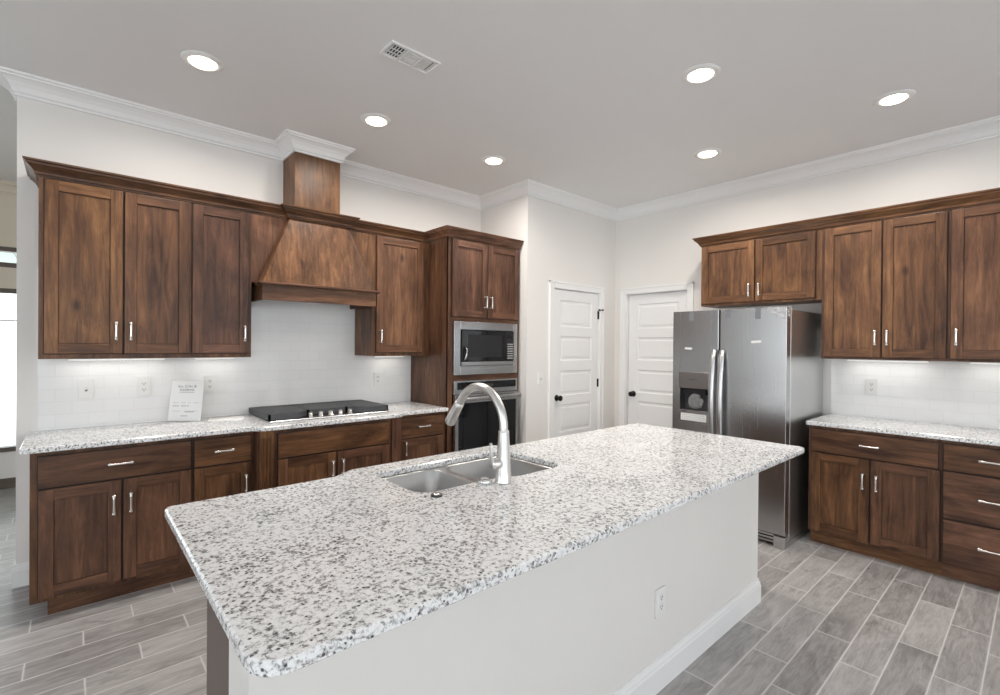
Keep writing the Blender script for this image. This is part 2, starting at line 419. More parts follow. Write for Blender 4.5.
# pantry walls with an opening for the door
D1 = dict(x0=3.660, x1=4.405, zt=2.035)
D2 = dict(y0=2.440, y1=3.155, zt=2.035)
m_ = MB()
m_.box(XB, XB+0.15, YREAR, D2['y0']-0.02, 0, CEIL, M['wall']); m_.box(XB, XB+0.15, D2['y1']+0.02, YC+0.12, 0, CEIL, M['wall'])
m_.box(XB, XB+0.15, D2['y0']-0.02, D2['y1']+0.02, D2['zt']+0.02, CEIL, M['wall']); structure(m_.build('wall_right'))
m_ = MB()
m_.box(XC, D1['x0']-0.02, YC, YC+0.12, 0, CEIL, M['wall']); m_.box(D1['x1']+0.02, XB, YC, YC+0.12, 0, CEIL, M['wall'])
m_.box(D1['x0']-0.02, D1['x1']+0.02, YC, YC+0.12, D1['zt']+0.02, CEIL, M['wall']); structure(m_.build('wall_pantry'))
m_ = MB(); m_.box(XC, XC+0.12, YC+0.12, YA, 0, CEIL, M['wall']); structure(m_.build('wall_return'))

# unseen walls behind the camera; their wide openings are added to let daylight in
def wall_with_windows(name, along, fixed, a0, a1, openings, thick, mat):
    mb = MB()
    def bx(p0, p1, z0, z1):
        if along == 'x': mb.box(p0, p1, fixed, fixed+thick, z0, z1, mat)
        else: mb.box(fixed, fixed+thick, p0, p1, z0, z1, mat)
    cur = a0
    for (p0, p1, z0, z1) in openings:
        bx(cur, p0, 0, CEIL)
        if z0 > 0.01: bx(p0, p1, 0, z0)
        bx(p0, p1, z1, CEIL); cur = p1
    bx(cur, a1, 0, CEIL)
    return structure(mb.build(name))
def portal(loc, rot, sx, sy):
    L = bpy.data.lights.new('daylight_portal', 'AREA'); L.shape = 'RECTANGLE'; L.size = sx; L.size_y = sy; L.cycles.is_portal = True
    o = bpy.data.objects.new('daylight_portal', L); COL.objects.link(o); o.location = loc; o.rotation_euler = rot
REAR = [(-4.2, -1.6, 0.7, 2.6), (-1.2, 1.4, 0.7, 2.6), (1.8, 4.2, 0.7, 2.6)]  # invented window openings, out of view, there for their daylight
wall_with_windows('wall_rear', 'x', YREAR-0.15, XLEFT, XB+0.3, REAR, 0.15, M['wall'])
SIDE = [(-5.0, -2.9, 0.25, 2.65), (-2.4, -0.4, 0.25, 2.65), (1.9, 3.8, 0.50, 2.60)]  # added side openings, set out for the light they give
wall_with_windows('wall_side', 'y', XLEFT-0.15, YREAR-0.15, YFAR+0.1, SIDE, 0.15, M['wall'])
for p0, p1, z0, z1 in REAR: portal(((p0+p1)/2, YREAR-0.05, (z0+z1)/2), (-PI/2, 0, 0), p1-p0, z1-z0)
for p0, p1, z0, z1 in SIDE: portal((XLEFT-0.05, (p0+p1)/2, (z0+z1)/2), (0, -PI/2, 0), z1-z0, p1-p0)
k = 2
for p0, p1, z0, z1 in REAR:
    k += 1; mb = MB()
    for a in (p0, (p0+p1)/2-0.03, p1-0.06): mb.box(a, a+0.06, YREAR-0.12, YREAR-0.04, z0, z1, M['trim'])
    for a in (z0, z1-0.06): mb.box(p0, p1, YREAR-0.12, YREAR-0.04, a, a+0.06, M['trim'])
    structure(mb.build('window_%d' % k))  # frame of an added, unseen daylight window
for p0, p1, z0, z1 in SIDE:
    k += 1; mb = MB()
    for a in (p0, (p0+p1)/2-0.03, p1-0.06): mb.box(XLEFT-0.12, XLEFT-0.04, a, a+0.06, z0, z1, M['trim'])
    for a in (z0, z1-0.06): mb.box(XLEFT-0.12, XLEFT-0.04, p0, p1, a, a+0.06, M['trim'])
    structure(mb.build('window_%d' % k))  # frame of an added side window, also out of view

# the room beyond the free end of the wall
WX0, WX1 = -2.6, -0.1
mb = MB()
for z0, z1 in ((0, 0.36), (1.975, 2.185), (2.385, CEIL)): mb.box(WX0, WX1, YFAR, YFAR+0.12, z0, z1, M['beige'] if z0 > 1 else M['wall'])
mb.box(XLEFT, WX0, YFAR, YFAR+0.12, 0, CEIL, M['beige']); mb.box(WX1, XFAR+0.12, YFAR, YFAR+0.12, 0, CEIL, M['beige'])
structure(mb.build('wall_far'))
mb = MB(); mb.box(XFAR, XFAR+0.12, YA+0.15, YFAR, 0, CEIL, M['beige']); structure(mb.build('wall_hall'))
def framed_window(n, z0, z1, bars):
    fr = MB(); t = 0.045
    for a in (z0, z1-t): fr.box(WX0, WX1, YFAR-0.012, YFAR+0.09, a, a+t, M['brownframe'], 0.004)
    for a in (WX0, WX1-t, (WX0+WX1)/2-t/2): fr.box(a, a+t, YFAR+0.0, YFAR+0.08, z0, z1, M['brownframe'], 0.004)
    o = structure(fr.build('window_%d' % n))
    if bars:
        b = MB(); b.box(WX0, WX1, YFAR+0.03, YFAR+0.05, 1.652, 1.668, M['plate']); b.build('glazing_bar', o)
    g = MB(); g.box(WX0+0.02, WX1-0.02, YFAR+0.037, YFAR+0.043, z0+0.02, z1-0.02, M['glass']); g.build('pane', o)
    return o
framed_window(1, 0.36, 1.975, True); framed_window(2, 2.185, 2.385, False)
mb = MB(); mb.box(XLEFT, XFAR, YFAR-0.02, YFAR, 0, 0.10, M['brownframe'], 0.004); structure(mb.build('baseboard_far'))
mb = MB(); mb.box(-7, 6, YFAR+0.12, 24, -0.16, -0.06, M['patio']); structure(mb.build('patio_ground'))
mb = MB(); mb.box(-6, 4, YFAR+0.12, 11.5, 2.62, 2.72, M['porch']); structure(mb.build('porch_ceiling'))

CROWN = [(0.0, -0.115), (0.012, -0.115), (0.012, -0.100), (0.020, -0.094), (0.024, -0.082), (0.030, -0.066), (0.045, -0.044), (0.062, -0.030),
         (0.074, -0.024), (0.076, -0.016), (0.086, -0.012), (0.090, 0.0), (0.0, 0.0)]
CHX0, CHX1, CHY = 1.245, 1.597, 3.755
mb = MB()
mb.sweep([(XEND, YA+0.15), (XEND, YA), (CHX0, YA), (CHX0, CHY), (CHX1, CHY), (CHX1, YA), (XC, YA), (XC, YC), (XB, YC), (XB, YREAR)], CROWN, M['trim'], CEIL)
structure(mb.build('trim_1'))
mb = MB(); mb.sweep([(XLEFT, YFAR), (XFAR, YFAR)], CROWN, M['beige'], CEIL); structure(mb.build('trim_2'))
BASE = [(0, 0), (0.015, 0), (0.015, 0.096), (0.012, 0.104), (0.012, 0.112), (0.007, 0.122), (0.005, 0.135), (0, 0.135)]
mb = MB(); mb.sweep([(XEND, YA+0.15), (XEND, YA), (-0.168, YA)], BASE, M['trim']); structure(mb.build('baseboard_left'))
mb = MB(); mb.sweep([(XC+0.002, YC), (D1['x0']-0.078, YC)], BASE, M['trim']); structure(mb.build('baseboard_pantry'))
mb = MB(); mb.sweep([(D1['x1']+0.078, YC), (XB, YC), (XB, D2['y1']+0.096)], BASE, M['trim']); structure(mb.build('baseboard_corner'))
mb = MB(); mb.sweep([(XB, -0.05), (XB, YREAR)], BASE, M['trim']); structure(mb.build('baseboard_right'))

# tiled splashbacks
def splash(name, w, z0, z1, loc, rotz):
    mb = MB(); mb.box(0, w, -0.009, 0.0, z0, z1, M['tile']); o = mb.build(name, None, loc, (0, 0, rotz)); return structure(o)
splash('wall_backsplash_left', 2.418+0.159, 0.9145, 1.90, (-0.159, YA, 0), 0)
splash('wall_backsplash_right', 1.175+0.02, 0.9145, 1.40, (XB, 1.175, 0), -PI/2)

# ------------------------------------------------------------------ panelled doors
def panel_door(n, w, h, rot, loc, knob_side, recess, hinges):
    """local x across the leaf, -y toward the kitchen; recess = how far the leaf sits back"""
    o = bpy.data.objects.new('door_%d' % n, None); COL.objects.link(o); o.location = loc; o.rotation_euler = (0, 0, rot); structure(o)
    t = 0.035; ys = recess; mb = MB(); st = 0.112
    zs = [(0.20, 0.462), (0.556, 0.843), (0.936, 1.196), (1.300, 1.556), (1.652, 1.930)]
    rails = [(0.008, zs[0][0])] + [(zs[i][1], zs[i+1][0]) for i in range(4)] + [(zs[4][1], h)]
    mb.box(0, st, ys, ys+t, 0.008, h, M['door']); mb.box(w-st, w, ys, ys+t, 0.008, h, M['door'])
    for a, b in rails: mb.box(st, w-st, ys, ys+t, a, b, M['door'])
    for a, b in zs:
        def ring(d, yy): return [(st+d, yy, a+d), (w-st-d, yy, a+d), (w-st-d, yy, b-d), (st+d, yy, b-d)]
        V = ring(0, ys)+ring(0.012, ys+0.011)+ring(0.030, ys+0.011)+ring(0.042, ys+0.004)
        F = [(r*4+i, r*4+(i+1) % 4, r*4+4+(i+1) % 4, r*4+4+i) for r in range(3) for i in range(4)]+[(12, 13, 14, 15)]
        vs, fs = mb.faces(V, F, M['door'])
        for f in fs: f.normal_update()
        mb.box(st, w-st, ys+0.02, ys+t, a, b, M['door'])
    bmesh.ops.recalc_face_normals(mb.bm, faces=mb.bm.faces)
    mb.build('door_leaf', o)
    c = MB(); cw, ct = 0.066, 0.017                                  # casing with a stepped face, and the jamb
    for x0, x1 in ((-0.008-cw, -0.008), (w+0.008, w+0.008+cw)):
        c.box(x0, x1, -ct, 0, 0, h+0.008+cw, M['trim'], 0.004)
    c.box(-0.008, w+0.008, -ct, 0, h+0.008, h+0.008+cw, M['trim'], 0.004)
    c.box(-0.008-cw-0.004, -0.008-cw+0.016, -ct-0.006, 0, 0, h+0.012+cw, M['trim'], 0.003)
    c.box(w+0.008+cw-0.016, w+0.012+cw, -ct-0.006, 0, 0, h+0.012+cw, M['trim'], 0.003)
    c.box(-0.008-cw-0.004, w+0.012+cw, -ct-0.006, 0, h+0.008+cw-0.016, h+0.012+cw, M['trim'], 0.003)
    c.build('door_casing', o)
    j = MB()
    for x0, x1 in ((-0.019, -0.003), (w+0.003, w+0.019)): j.box(x0, x1, 0.0, 0.12, 0, h+0.019, M['trim'])
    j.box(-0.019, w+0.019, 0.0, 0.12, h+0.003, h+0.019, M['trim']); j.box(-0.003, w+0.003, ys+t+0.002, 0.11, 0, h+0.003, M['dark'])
    j.build('door_jamb', o)
    kx = 0.066 if knob_side == 'l' else w-0.066
    kb = MB(); kb.lathe([(0.033, 0), (0.033, 0.004), (0.029, 0.009), (0.012, 0.012), (0.011, 0.030), (0.020, 0.036), (0.028, 0.046), (0.029, 0.054), (0.025, 0.062), (0.012, 0.067), (0.0, 0.068)], M['bronze'], (kx, ys, 0.918), (0, -1, 0))
    kb.build('door_knob', o)
    hx = w+0.002 if knob_side == 'l' else -0.002
    for z in hinges:
        hb = MB(); hb.lathe([(0.007, -0.045), (0.0075, 0.045)], M['bronze'], (hx, ys-0.006, z), (0, 0, 1), 10)
        hb.box(hx-0.012, hx+0.012, ys-0.003, ys+0.001, z-0.045, z+0.045, M['bronze']); hb.build('hinge', o)
    return o
d1 = panel_door(1, D1['x1']-D1['x0'], D1['zt'], 0, (D1['x0'], YC, 0), 'l', 0.012, (0.28, 1.045, 1.80))
sb = MB(); wd = D1['x1']-D1['x0']
sb.tube([(wd-0.022, -0.024, 1.856), (wd+0.002, -0.010, 1.852), (wd+0.042, -0.020, 1.860)], 0.006, M['bronze'], 8)
sb.lathe([(0.010, 0), (0.010, 0.012)], M['bronze'], (wd-0.022, -0.030, 1.856), (0, 1, 0), 10); sb.lathe([(0.010, 0), (0.010, 0.012)], M['bronze'], (wd+0.042, -0.030, 1.860), (0, 1, 0), 10)
sb.build('door_stop', d1)
d2 = panel_door(2, D2['y1']-D2['y0'], D2['zt'], -PI/2, (XB, D2['y1'], 0), 'l', 0.045, ())

# ------------------------------------------------------------------ cabinet parts (local: x across, y = 0 at the wall, front toward -y)
def pull(parent, x, z, y, vertical=True, label=None):
    """bow handle on two little feet"""
    mb = MB(); h = 0.048
    def P(a, o): return (x, y-o, z+a) if vertical else (x+a, y-o, z)
    pts = [P(-h-0.007, 0.023), P(-h, 0.027), P(-h*0.6, 0.030), P(0, 0.031), P(h*0.6, 0.030), P(h, 0.027), P(h+0.007, 0.023)]
    mb.tube(pts, [0.0078, 0.0085, 0.0066, 0.0060, 0.0066, 0.0085, 0.0078], M['nickel'], 10)
    for a in (-h, h):
        mb.lathe([(0.0105, 0), (0.0105, 0.004), (0.0068, 0.007), (0.0068, 0.020), (0.0098, 0.026), (0.0085, 0.033), (0.0, 0.036)], M['nickel'], P(a, 0), (0, -1, 0), 12)
    return mb.build('handle', parent)
def shaker(parent, x0, x1, z0, z1, yf, name='door', hx=None, hz=None, fw=0.058):
    mb = MB(); t = 0.020; b = 0.0022
    mb.box(x0, x0+fw, yf, yf+t, z0, z1, M['wv'], b); mb.box(x1-fw, x1, yf, yf+t, z0, z1, M['wv'], b)
    mb.box(x0+fw, x1-fw, yf+0.0004, yf+t, z0, z0+fw, M['wh'], b); mb.box(x0+fw, x1-fw, yf+0.0004, yf+t, z1-fw, z1, M['wh'], b)
    mb.box(x0+fw+0.0022, x1-fw-0.0022, yf+0.0100, yf+t-0.001, z0+fw+0.0022, z1-fw-0.0022, M['wv']); mb.box(x0+fw-0.004, x1-fw+0.004, yf+0.0150, yf+t-0.0005, z0+fw-0.004, z1-fw+0.004, M['dark'])  # dark sheet under the panel draws a shadow line along its edge
    mb.box(x0-0.004, x1+0.004, yf+0.0145, yf+t-0.0002, z0-0.004, z1+0.004, M['dark'])  # oversized dark backing paints the shadow line round the door
    o = mb.build(name, parent)
    if hx is not None: pull(o, hx, hz, yf)
    return o
def drawer(parent, x0, x1, z0, z1, yf, handle=True, name='drawer'):
    mb = MB(); mb.box(x0, x1, yf, yf+0.02, z0, z1, M['wh'], 0.004); mb.box(x0-0.004, x1+0.004, yf+0.008, yf+0.0198, z0-0.004, z1+0.004, M['dark']); o = mb.build(name, parent)  # dark rim behind the drawer front paints the shade around it
    if handle: pull(o, (x0+x1)/2, (z0+z1)/2+0.004, yf, False)
    return o
TOE = 0.10
def base_cabinet(label, loc, rotz, w, dframe, group, toe_back=0.075, end_l=False, end_r=False, h=0.884):
    o = thing('base_cabinet', label, 'cabinet', loc, rotz, group)
    mb = MB(); mb.box(0.0004, w-0.0004, -dframe, -0.003, TOE, h-0.0004, M['wv'], 0.0015); mb.build('carcass', o)
    tb = MB(); tb.box(0.068 if end_l else 0, w-(0.03 if end_r else 0), -dframe+toe_back, -0.01, 0, TOE-0.0005, M['wh']); tb.build('toe_kick', o)
    return o
def wall_cabinet(label, loc, rotz, w, z0, z1, dframe, group):
    o = thing('upper_cabinet', label, 'cabinet', (loc[0], loc[1], z0), rotz, group)
    mb = MB(); mb.box(0.0004, w-0.0004, -dframe, -0.003, 0, z1-z0, M['wv'], 0.0015); mb.build('carcass', o)
    return o

# --- left wall, base run
FA = 0.586                                    # frame plane 3.440, door face 3.420
DF = -FA-0.020
GA = 'stained base cabinets'
c1 = base_cabinet('brown two-door base cabinet with one wide drawer, at the open left end of the run', (-0.166, YA, 0), 0, 0.711, FA, GA, 0.062, end_l=True)
def X(v): return v+0.166
drawer(c1, X(-0.134), X(0.536), 0.695, 0.858, DF)
shaker(c1, X(-0.132), X(0.204), 0.122, 0.685, DF, hx=X(0.171), hz=0.555); shaker(c1, X(0.214), X(0.537), 0.122, 0.685, DF, hx=X(0.246), hz=0.555)
c2 = base_cabinet('narrow brown base cabinet with single drawer and door, left of the cooktop cabinet', (0.545, YA, 0), 0, 0.350, FA, GA, 0.062)
drawer(c2, 0.010, 0.325, 0.695, 0.858, DF); shaker(c2, 0.010, 0.325, 0.122, 0.685, DF, hx=0.293, hz=0.555)
FC = YA-3.365; DC = -FC-0.020
c3 = base_cabinet('wide bumped-out brown base cabinet under the gas cooktop, with a fluted pilaster', (0.895, YA, 0), 0, 1.045, FC, GA, 0.075)
def X3(v): return v-0.895
drawer(c3, X3(1.017), X3(1.826), 0.695, 0.858, DC, False, 'false_drawer_front')
shaker(c3, X3(1.017), X3(1.409), 0.122, 0.685, DC, hx=X3(1.378), hz=0.575); shaker(c3, X3(1.419), X3(1.826), 0.122, 0.685, DC, hx=X3(1.452), hz=0.575)
def pilaster(x0, x1, fl):
    mb = MB(); n = 4 if fl else 1; y1 = -FC+0.001; y0 = -FC-0.022
    if fl:
        poly = [(x0, y1), (x0, y0)]; pad = 0.012; gw = (x1-x0-2*pad)/3
        for i in range(3):
            a = x0+pad+gw*i+0.003; b = x0+pad+gw*(i+1)-0.003
            poly += [(a, y0), (a+0.003, y0+0.007), ((a+b)/2, y0+0.010), (b-0.003, y0+0.007), (b, y0)]
        poly += [(x1, y0), (x1, y1)]
        mb.prism(poly, TOE, 0.840, M['wv']); mb.box(x0, x1, y0-0.002, y1, 0.840, 0.8835, M['wv'], 0.002)
    else: mb.box(x0, x1, y0, y1, TOE, 0.8835, M['wv'], 0.003)
    return mb.build('pilaster', c3)
pilaster(0.008, 0.092, True); pilaster(0.958, 1.037, False)
c4 = base_cabinet('narrow brown base cabinet with drawer and door, between the cooktop cabinet and the oven tower', (1.940, YA, 0), 0, 0.479, FA, GA, 0.062)
drawer(c4, 0.036, 0.445, 0.695, 0.858, DF); shaker(c4, 0.036, 0.445, 0.122, 0.685, DF, hx=0.068, hz=0.615)

# --- left wall, uppers
UZ, UZA, UT = 1.372, 1.357, 2.405; FU = YA-3.696; DU = -FU-0.020; GU = 'stained wall cabinets'; H = UT-UZ
DZ0, DZ1 = 0.030, 1.002
u1 = wall_cabinet('brown two-door wall cabinet at the left end above the paper sign', (-0.147, YA), 0, 0.722, UZA, UT, FU, GU)
def XU(v): return v+0.147
shaker(u1, XU(-0.122), XU(0.221), DZ0, DZ1, DU, hx=XU(0.191), hz=0.165); shaker(u1, XU(0.231), XU(0.563), DZ0, DZ1, DU, hx=XU(0.261), hz=0.165)
u2 = wall_cabinet('brown single-door wall cabinet directly left of the wooden range hood', (0.575, YA), 0, 0.361, UZA, UT, FU, GU)
shaker(u2, 0.006, 0.340, DZ0, DZ1, DU, hx=0.312, hz=0.165)
u3 = wall_cabinet('brown single-door wall cabinet between the range hood and the oven tower', (1.850, YA), 0, 0.568, UZA, 2.376, FU, GU)
shaker(u3, 0.035, 0.485, DZ0, DZ1, DU, hx=0.068, hz=0.165)

# --- wooden range hood
hood = thing('range_hood', 'tapered brown wooden range hood with chimney rising to the white crown', 'range hood', (1.397, YA, 1.758))
def HZ(z): return z-1.758
hy = -(YA-3.570); ty = -(YA-3.655); bw, tw = 0.424, 0.205
mb = MB()                                                            # sloping body
V = [(-bw, hy, HZ(1.880)), (bw, hy, HZ(1.880)), (bw, -0.30, HZ(1.880)), (-bw, -0.30, HZ(1.880)), (-tw, ty, HZ(2.402)), (tw, ty, HZ(2.402)), (tw, -0.30, HZ(2.402)), (-tw, -0.30, HZ(2.402))]
mb.faces(V, [(3, 2, 1, 0), (4, 5, 6, 7), (0, 1, 5, 4), (1, 2, 6, 5), (2, 3, 7, 6), (3, 0, 4, 7)], M['wv'])
bmesh.ops.recalc_face_normals(mb.bm, faces=mb.bm.faces)
bmesh.ops.bevel(mb.bm, geom=list(mb.bm.edges), offset=0.004, segments=2, profile=0.6, affect='EDGES'); mb.build('hood_body', hood)
mb = MB()                                                            # apron: front board and two ends, open below
mb.box(-bw, bw, hy, hy+0.02, 0, HZ(1.868), M['wh'], 0.002)
for s in (-1, 1): mb.box(s*bw, s*(bw-0.02), hy+0.02, -0.012, 0, HZ(1.868), M['wh'], 0.001)
mb.build('apron', hood)
mb = MB(); mb.sweep([(-bw, -0.36), (-bw, hy), (bw, hy), (bw, -0.36)][::1], [(0, 0), (0.018, 0.0), (0.026, 0.007), (0.026, 0.014), (0.012, 0.022), (0, 0.024)], M['wh'], HZ(1.862)); mb.build('ledge_molding', hood)
mb = MB(); mb.box(-bw+0.02, bw-0.02, hy+0.02, -0.012, HZ(1.80), HZ(1.82), M['steel_h'])
for i in range(2): mb.box(-0.3+i*0.31, -0.01+i*0.31, hy+0.08, -0.08, HZ(1.794), HZ(1.80), M['darkgrey'])
mb.build('hood_liner', hood)
for x0, x1 in ((-0.461, -0.1), (0.1, 0.453)):
    mb = MB(); mb.box(x0, x1, -FU, -0.05, HZ(1.885), HZ(2.404), M['wv']); mb.build('side_panel', hood)
mb = MB(); mb.box(CHX0-1.397, CHX1-1.397, -(YA-CHY), -0.001, HZ(2.404), HZ(CEIL-0.002), M['wv'], 0.002); mb.build('chimney', hood)

# --- oven tower
TX0, TX1, TF = 2.421, 3.268, YA-3.420
tw_ = thing('oven_tower', 'tall brown cabinet tower holding the built-in microwave and wall oven', 'cabinet', (TX0, YA, 0))
tl = TX1-TX0; mb = MB()
mb.box(0, 0.019, -TF, 0, TOE, 2.400, M['wv'], 0.001); mb.box(tl-0.019, tl, -TF, 0, TOE, 2.400, M['wv'], 0.001)
mb.box(0.019, tl-0.019, -0.02, 0, TOE, 2.400, M['wv'])
for a, b in ((TOE, 0.12), (0.395, 0.415), (1.150, 1.172), (1.670, 1.690), (2.380, 2.400)): mb.box(0.019, tl-0.019, -TF+0.02, -0.02, a, b, M['wv'])
mb.build('carcass', tw_)
mb = MB()
mb.box(0, 0.050, -TF-0.001, -TF+0.02, TOE, 2.400, M['wv'], 0.001); mb.box(tl-0.050, tl, -TF-0.001, -TF+0.02, TOE, 2.400, M['wv'], 0.001)
for a, b in ((TOE, 0.13), (0.385, 0.425), (1.135, 1.205), (1.650, 1.712), (2.362, 2.400)): mb.box(0.050, tl-0.050, -TF-0.0005, -TF+0.02, a, b, M['wh'], 0.001)
mb.build('face_frame', tw_)
mb = MB(); mb.box(0.0, tl, -TF+0.075, -0.02, 0, TOE-0.0005, M['wh']); mb.build('toe_kick', tw_)
yt = -TF-0.021
shaker(tw_, 0.034, 0.426, 1.702, 2.376, yt, hx=0.400, hz=1.845); shaker(tw_, 0.436, tl-0.022, 1.702, 2.376, yt, hx=0.463, hz=1.845)
drawer(tw_, 0.030, tl-0.030, 0.125, 0.392, yt)
# microwave
mw = thing('microwave', 'built-in microwave in a steel trim frame above the wall oven', 'microwave', (2.846, YA-TF, 1.190))
mx0, mx1, my = -0.372, 0.382, -0.022
mb = MB(); ix0, ix1, iz0, iz1 = -0.302, 0.330, 0.078, 0.402
mb.box(mx0, ix0, my, -0.0012, 0, 0.472, M['steel_h'], 0.002); mb.box(ix1, mx1, my, -0.0012, 0, 0.472, M['steel_h'], 0.002)
mb.box(ix0, ix1, my, -0.0012, 0, iz0, M['steel_h'], 0.002); mb.box(ix0, ix1, my, -0.0012, iz1, 0.472, M['steel_h'], 0.002); mb.build('trim_frame', mw)
mb = MB(); mb.box(ix0+0.004, ix1-0.004, my+0.004, 0.34, iz0+0.004, iz1-0.004, M['black']); mb.build('oven_body', mw)
mb = MB(); mb.box(ix0+0.008, 0.226, my-0.012, my+0.004, iz0+0.040, iz1-0.006, M['glass_black'], 0.002)
mb.box(ix0+0.075, 0.175, my-0.0128, my-0.011, iz0+0.075, iz1-0.045, M['black']); dr = mb.build('door', mw)
hb = MB(); hb.tube([(ix0+0.024, my-0.014, 0.128), (ix0+0.030, my-0.040, 0.150), (ix0+0.042, my-0.042, 0.225), (ix0+0.044, my-0.014, 0.245)], 0.0065, M['chrome'], 10); hb.build('handle', dr)
mb = MB(); mb.box(ix0+0.006, ix1-0.008, my-0.013, my+0.004, iz0+0.004, iz0+0.037, M['steel_h'], 0.001); mb.build('lower_strip', mw)
mb = MB(); mb.box(0.230, ix1-0.006, my-0.012, my+0.004, iz0+0.040, iz1-0.006, M['black'], 0.002)
mb.box(0.242, 0.312, my-0.0125, my-0.011, iz1-0.080, iz1-0.035, M['glass_black'])
for r in range(7):
    for c in range(3): mb.box(0.246+c*0.024, 0.262+c*0.024, my-0.0128, my-0.011, iz0+0.060+r*0.022, iz0+0.070+r*0.022, M['inkl'])
mb.build('keypad', mw)
# wall oven
ov = thing('built_in_oven', 'steel-framed black glass wall oven below the microwave', 'oven', (2.846, YA-TF, 0.427))
ox0, ox1, oy, oh = -0.372, 0.382, -0.022, 0.712
mb = MB(); mb.box(ox0+0.03, ox1-0.03, oy, 0.52, 0.01, oh-0.025, M['darkgrey']); mb.build('oven_body', ov)
mb = MB(); mb.box(ox0, ox1, oy-0.004, -0.0012, oh-0.118, oh, M['steel_h'], 0.002)
mb.box(ox0+0.035, ox1-0.022, oy-0.007, oy, oh-0.078, oh-0.014, M['glass_black'], 0.001); mb.box(-0.05, 0.07, oy-0.0076, oy-0.006, oh-0.058, oh-0.034, M['darkgrey'])
mb.build('control_panel', ov)
mb = MB(); mb.box(ox0, ox1, oy-0.024, oy+0.01, 0.004, oh-0.124, M['steel_h'], 0.003)
mb.box(ox0+0.036, ox1-0.036, oy-0.0262, oy-0.02, 0.060, oh-0.196, M['glass_black'], 0.001); dr = mb.build('door', ov)
hb = MB(); hz = oh-0.155; hb.tube([(ox0+0.022, oy-0.068, hz), (ox0+0.04, oy-0.070, hz), (ox1-0.04, oy-0.070, hz), (ox1-0.022, oy-0.068, hz)], 0.0185, M['steel_h'], 14)
for x in (ox0+0.06, ox1-0.06): hb.tube([(x, oy-0.022, hz), (x, oy-0.064, hz)], 0.009, M['steel_h'], 10)
hb.build('handle', dr)

# --- crown mouldings on top of the cabinets
CABCROWN = [(0, 0), (0.006, 0), (0.008, 0.009), (0.014, 0.011), (0.016, 0.022), (0.026, 0.036), (0.040, 0.050), (0.048, 0.056), (0.050, 0.066), (0.058, 0.070), (0.060, 0.080), (0.0, 0.080)]
f1 = 3.6945; bx0, bx1, by = 1.397-0.232, 1.397+0.232, 3.640
mb = MB(); mb.sweep([(-0.1485, YA-0.003), (-0.1485, f1), (bx0, f1), (bx0, by), (bx1, by), (bx1, f1), (2.357, f1)], CABCROWN, M['wh'], 2.368)
tag(mb.build('crown_molding'), 'long brown crown moulding over the left wall cabinets, stepping round the hood', 'crown moulding', 'brown cabinet crown mouldings')
mb = MB(); mb.sweep([(TX0-0.0015, YA-0.003), (TX0-0.0015, 3.4175), (TX1-0.0005, 3.4175)], CABCROWN, M['wh'], 2.388)
tag(mb.build('crown_molding'), 'short brown crown moulding on top of the oven tower', 'crown moulding', 'brown cabinet crown mouldings')

# ------------------------------------------------------------------ right wall cabinets (local x runs toward -y of the room)
RB = -PI/2
FB = XB-4.120; DB = -FB-0.020
b1 = base_cabinet('brown two-door base cabinet with wide drawer, beside the refrigerator', (XB, 1.165, 0), RB, 0.735, FB, GA, 0.060)
drawer(b1, 0.022, 0.720, 0.695, 0.858, DB)
shaker(b1, 0.022, 0.368, 0.112, 0.686, DB, hx=0.336, hz=0.535); shaker(b1, 0.380, 0.730, 0.112, 0.686, DB, hx=0.411, hz=0.535)
b2 = base_cabinet('brown base cabinet with a stack of three drawers, at the right edge of the photo', (XB, 0.430, 0), RB, 0.460, FB, GA, 0.060)
for a, b in ((0.695, 0.858), (0.394, 0.685), (0.112, 0.384)): drawer(b2, 0.012, 0.436, a, b, DB)
FUB = XB-4.380; DUB = -FUB-0.020
k1 = wall_cabinet('short brown two-door wall cabinet above the refrigerator', (XB, 2.130), RB, 0.968, 1.832, UT, FUB, GU)
shaker(k1, 0.015, 0.471, 0.020, 0.544, DUB, hx=0.436, hz=0.115); shaker(k1, 0.482, 0.926, 0.020, 0.544, DUB, hx=0.517, hz=0.115)
k2 = wall_cabinet('tall brown two-door wall cabinet right of the refrigerator, above the socket', (XB, 1.162), RB, 0.732, UZ, UT, FUB, GU)
shaker(k2, 0.022, 0.372, 0.018, 1.004, DUB, hx=0.343, hz=0.160); shaker(k2, 0.382, 0.722, 0.018, 1.004, DUB, hx=0.411, hz=0.160)
k3 = wall_cabinet('brown single-door wall cabinet cut off by the right edge of the photo', (XB, 0.430), RB, 0.460, UZ, UT, FUB, GU)
shaker(k3, 0.012, 0.440, 0.018, 1.004, DUB, hx=0.040, hz=0.160)
mb = MB(); mb.sweep([(XB-0.003, 2.1315), (4.3785, 2.1315), (4.3785, -0.0315), (XB-0.003, -0.0315)], CABCROWN, M['wy'], 2.384)
tag(mb.build('crown_molding'), 'brown crown moulding over the wall cabinets around the refrigerator', 'crown moulding', 'brown cabinet crown mouldings')

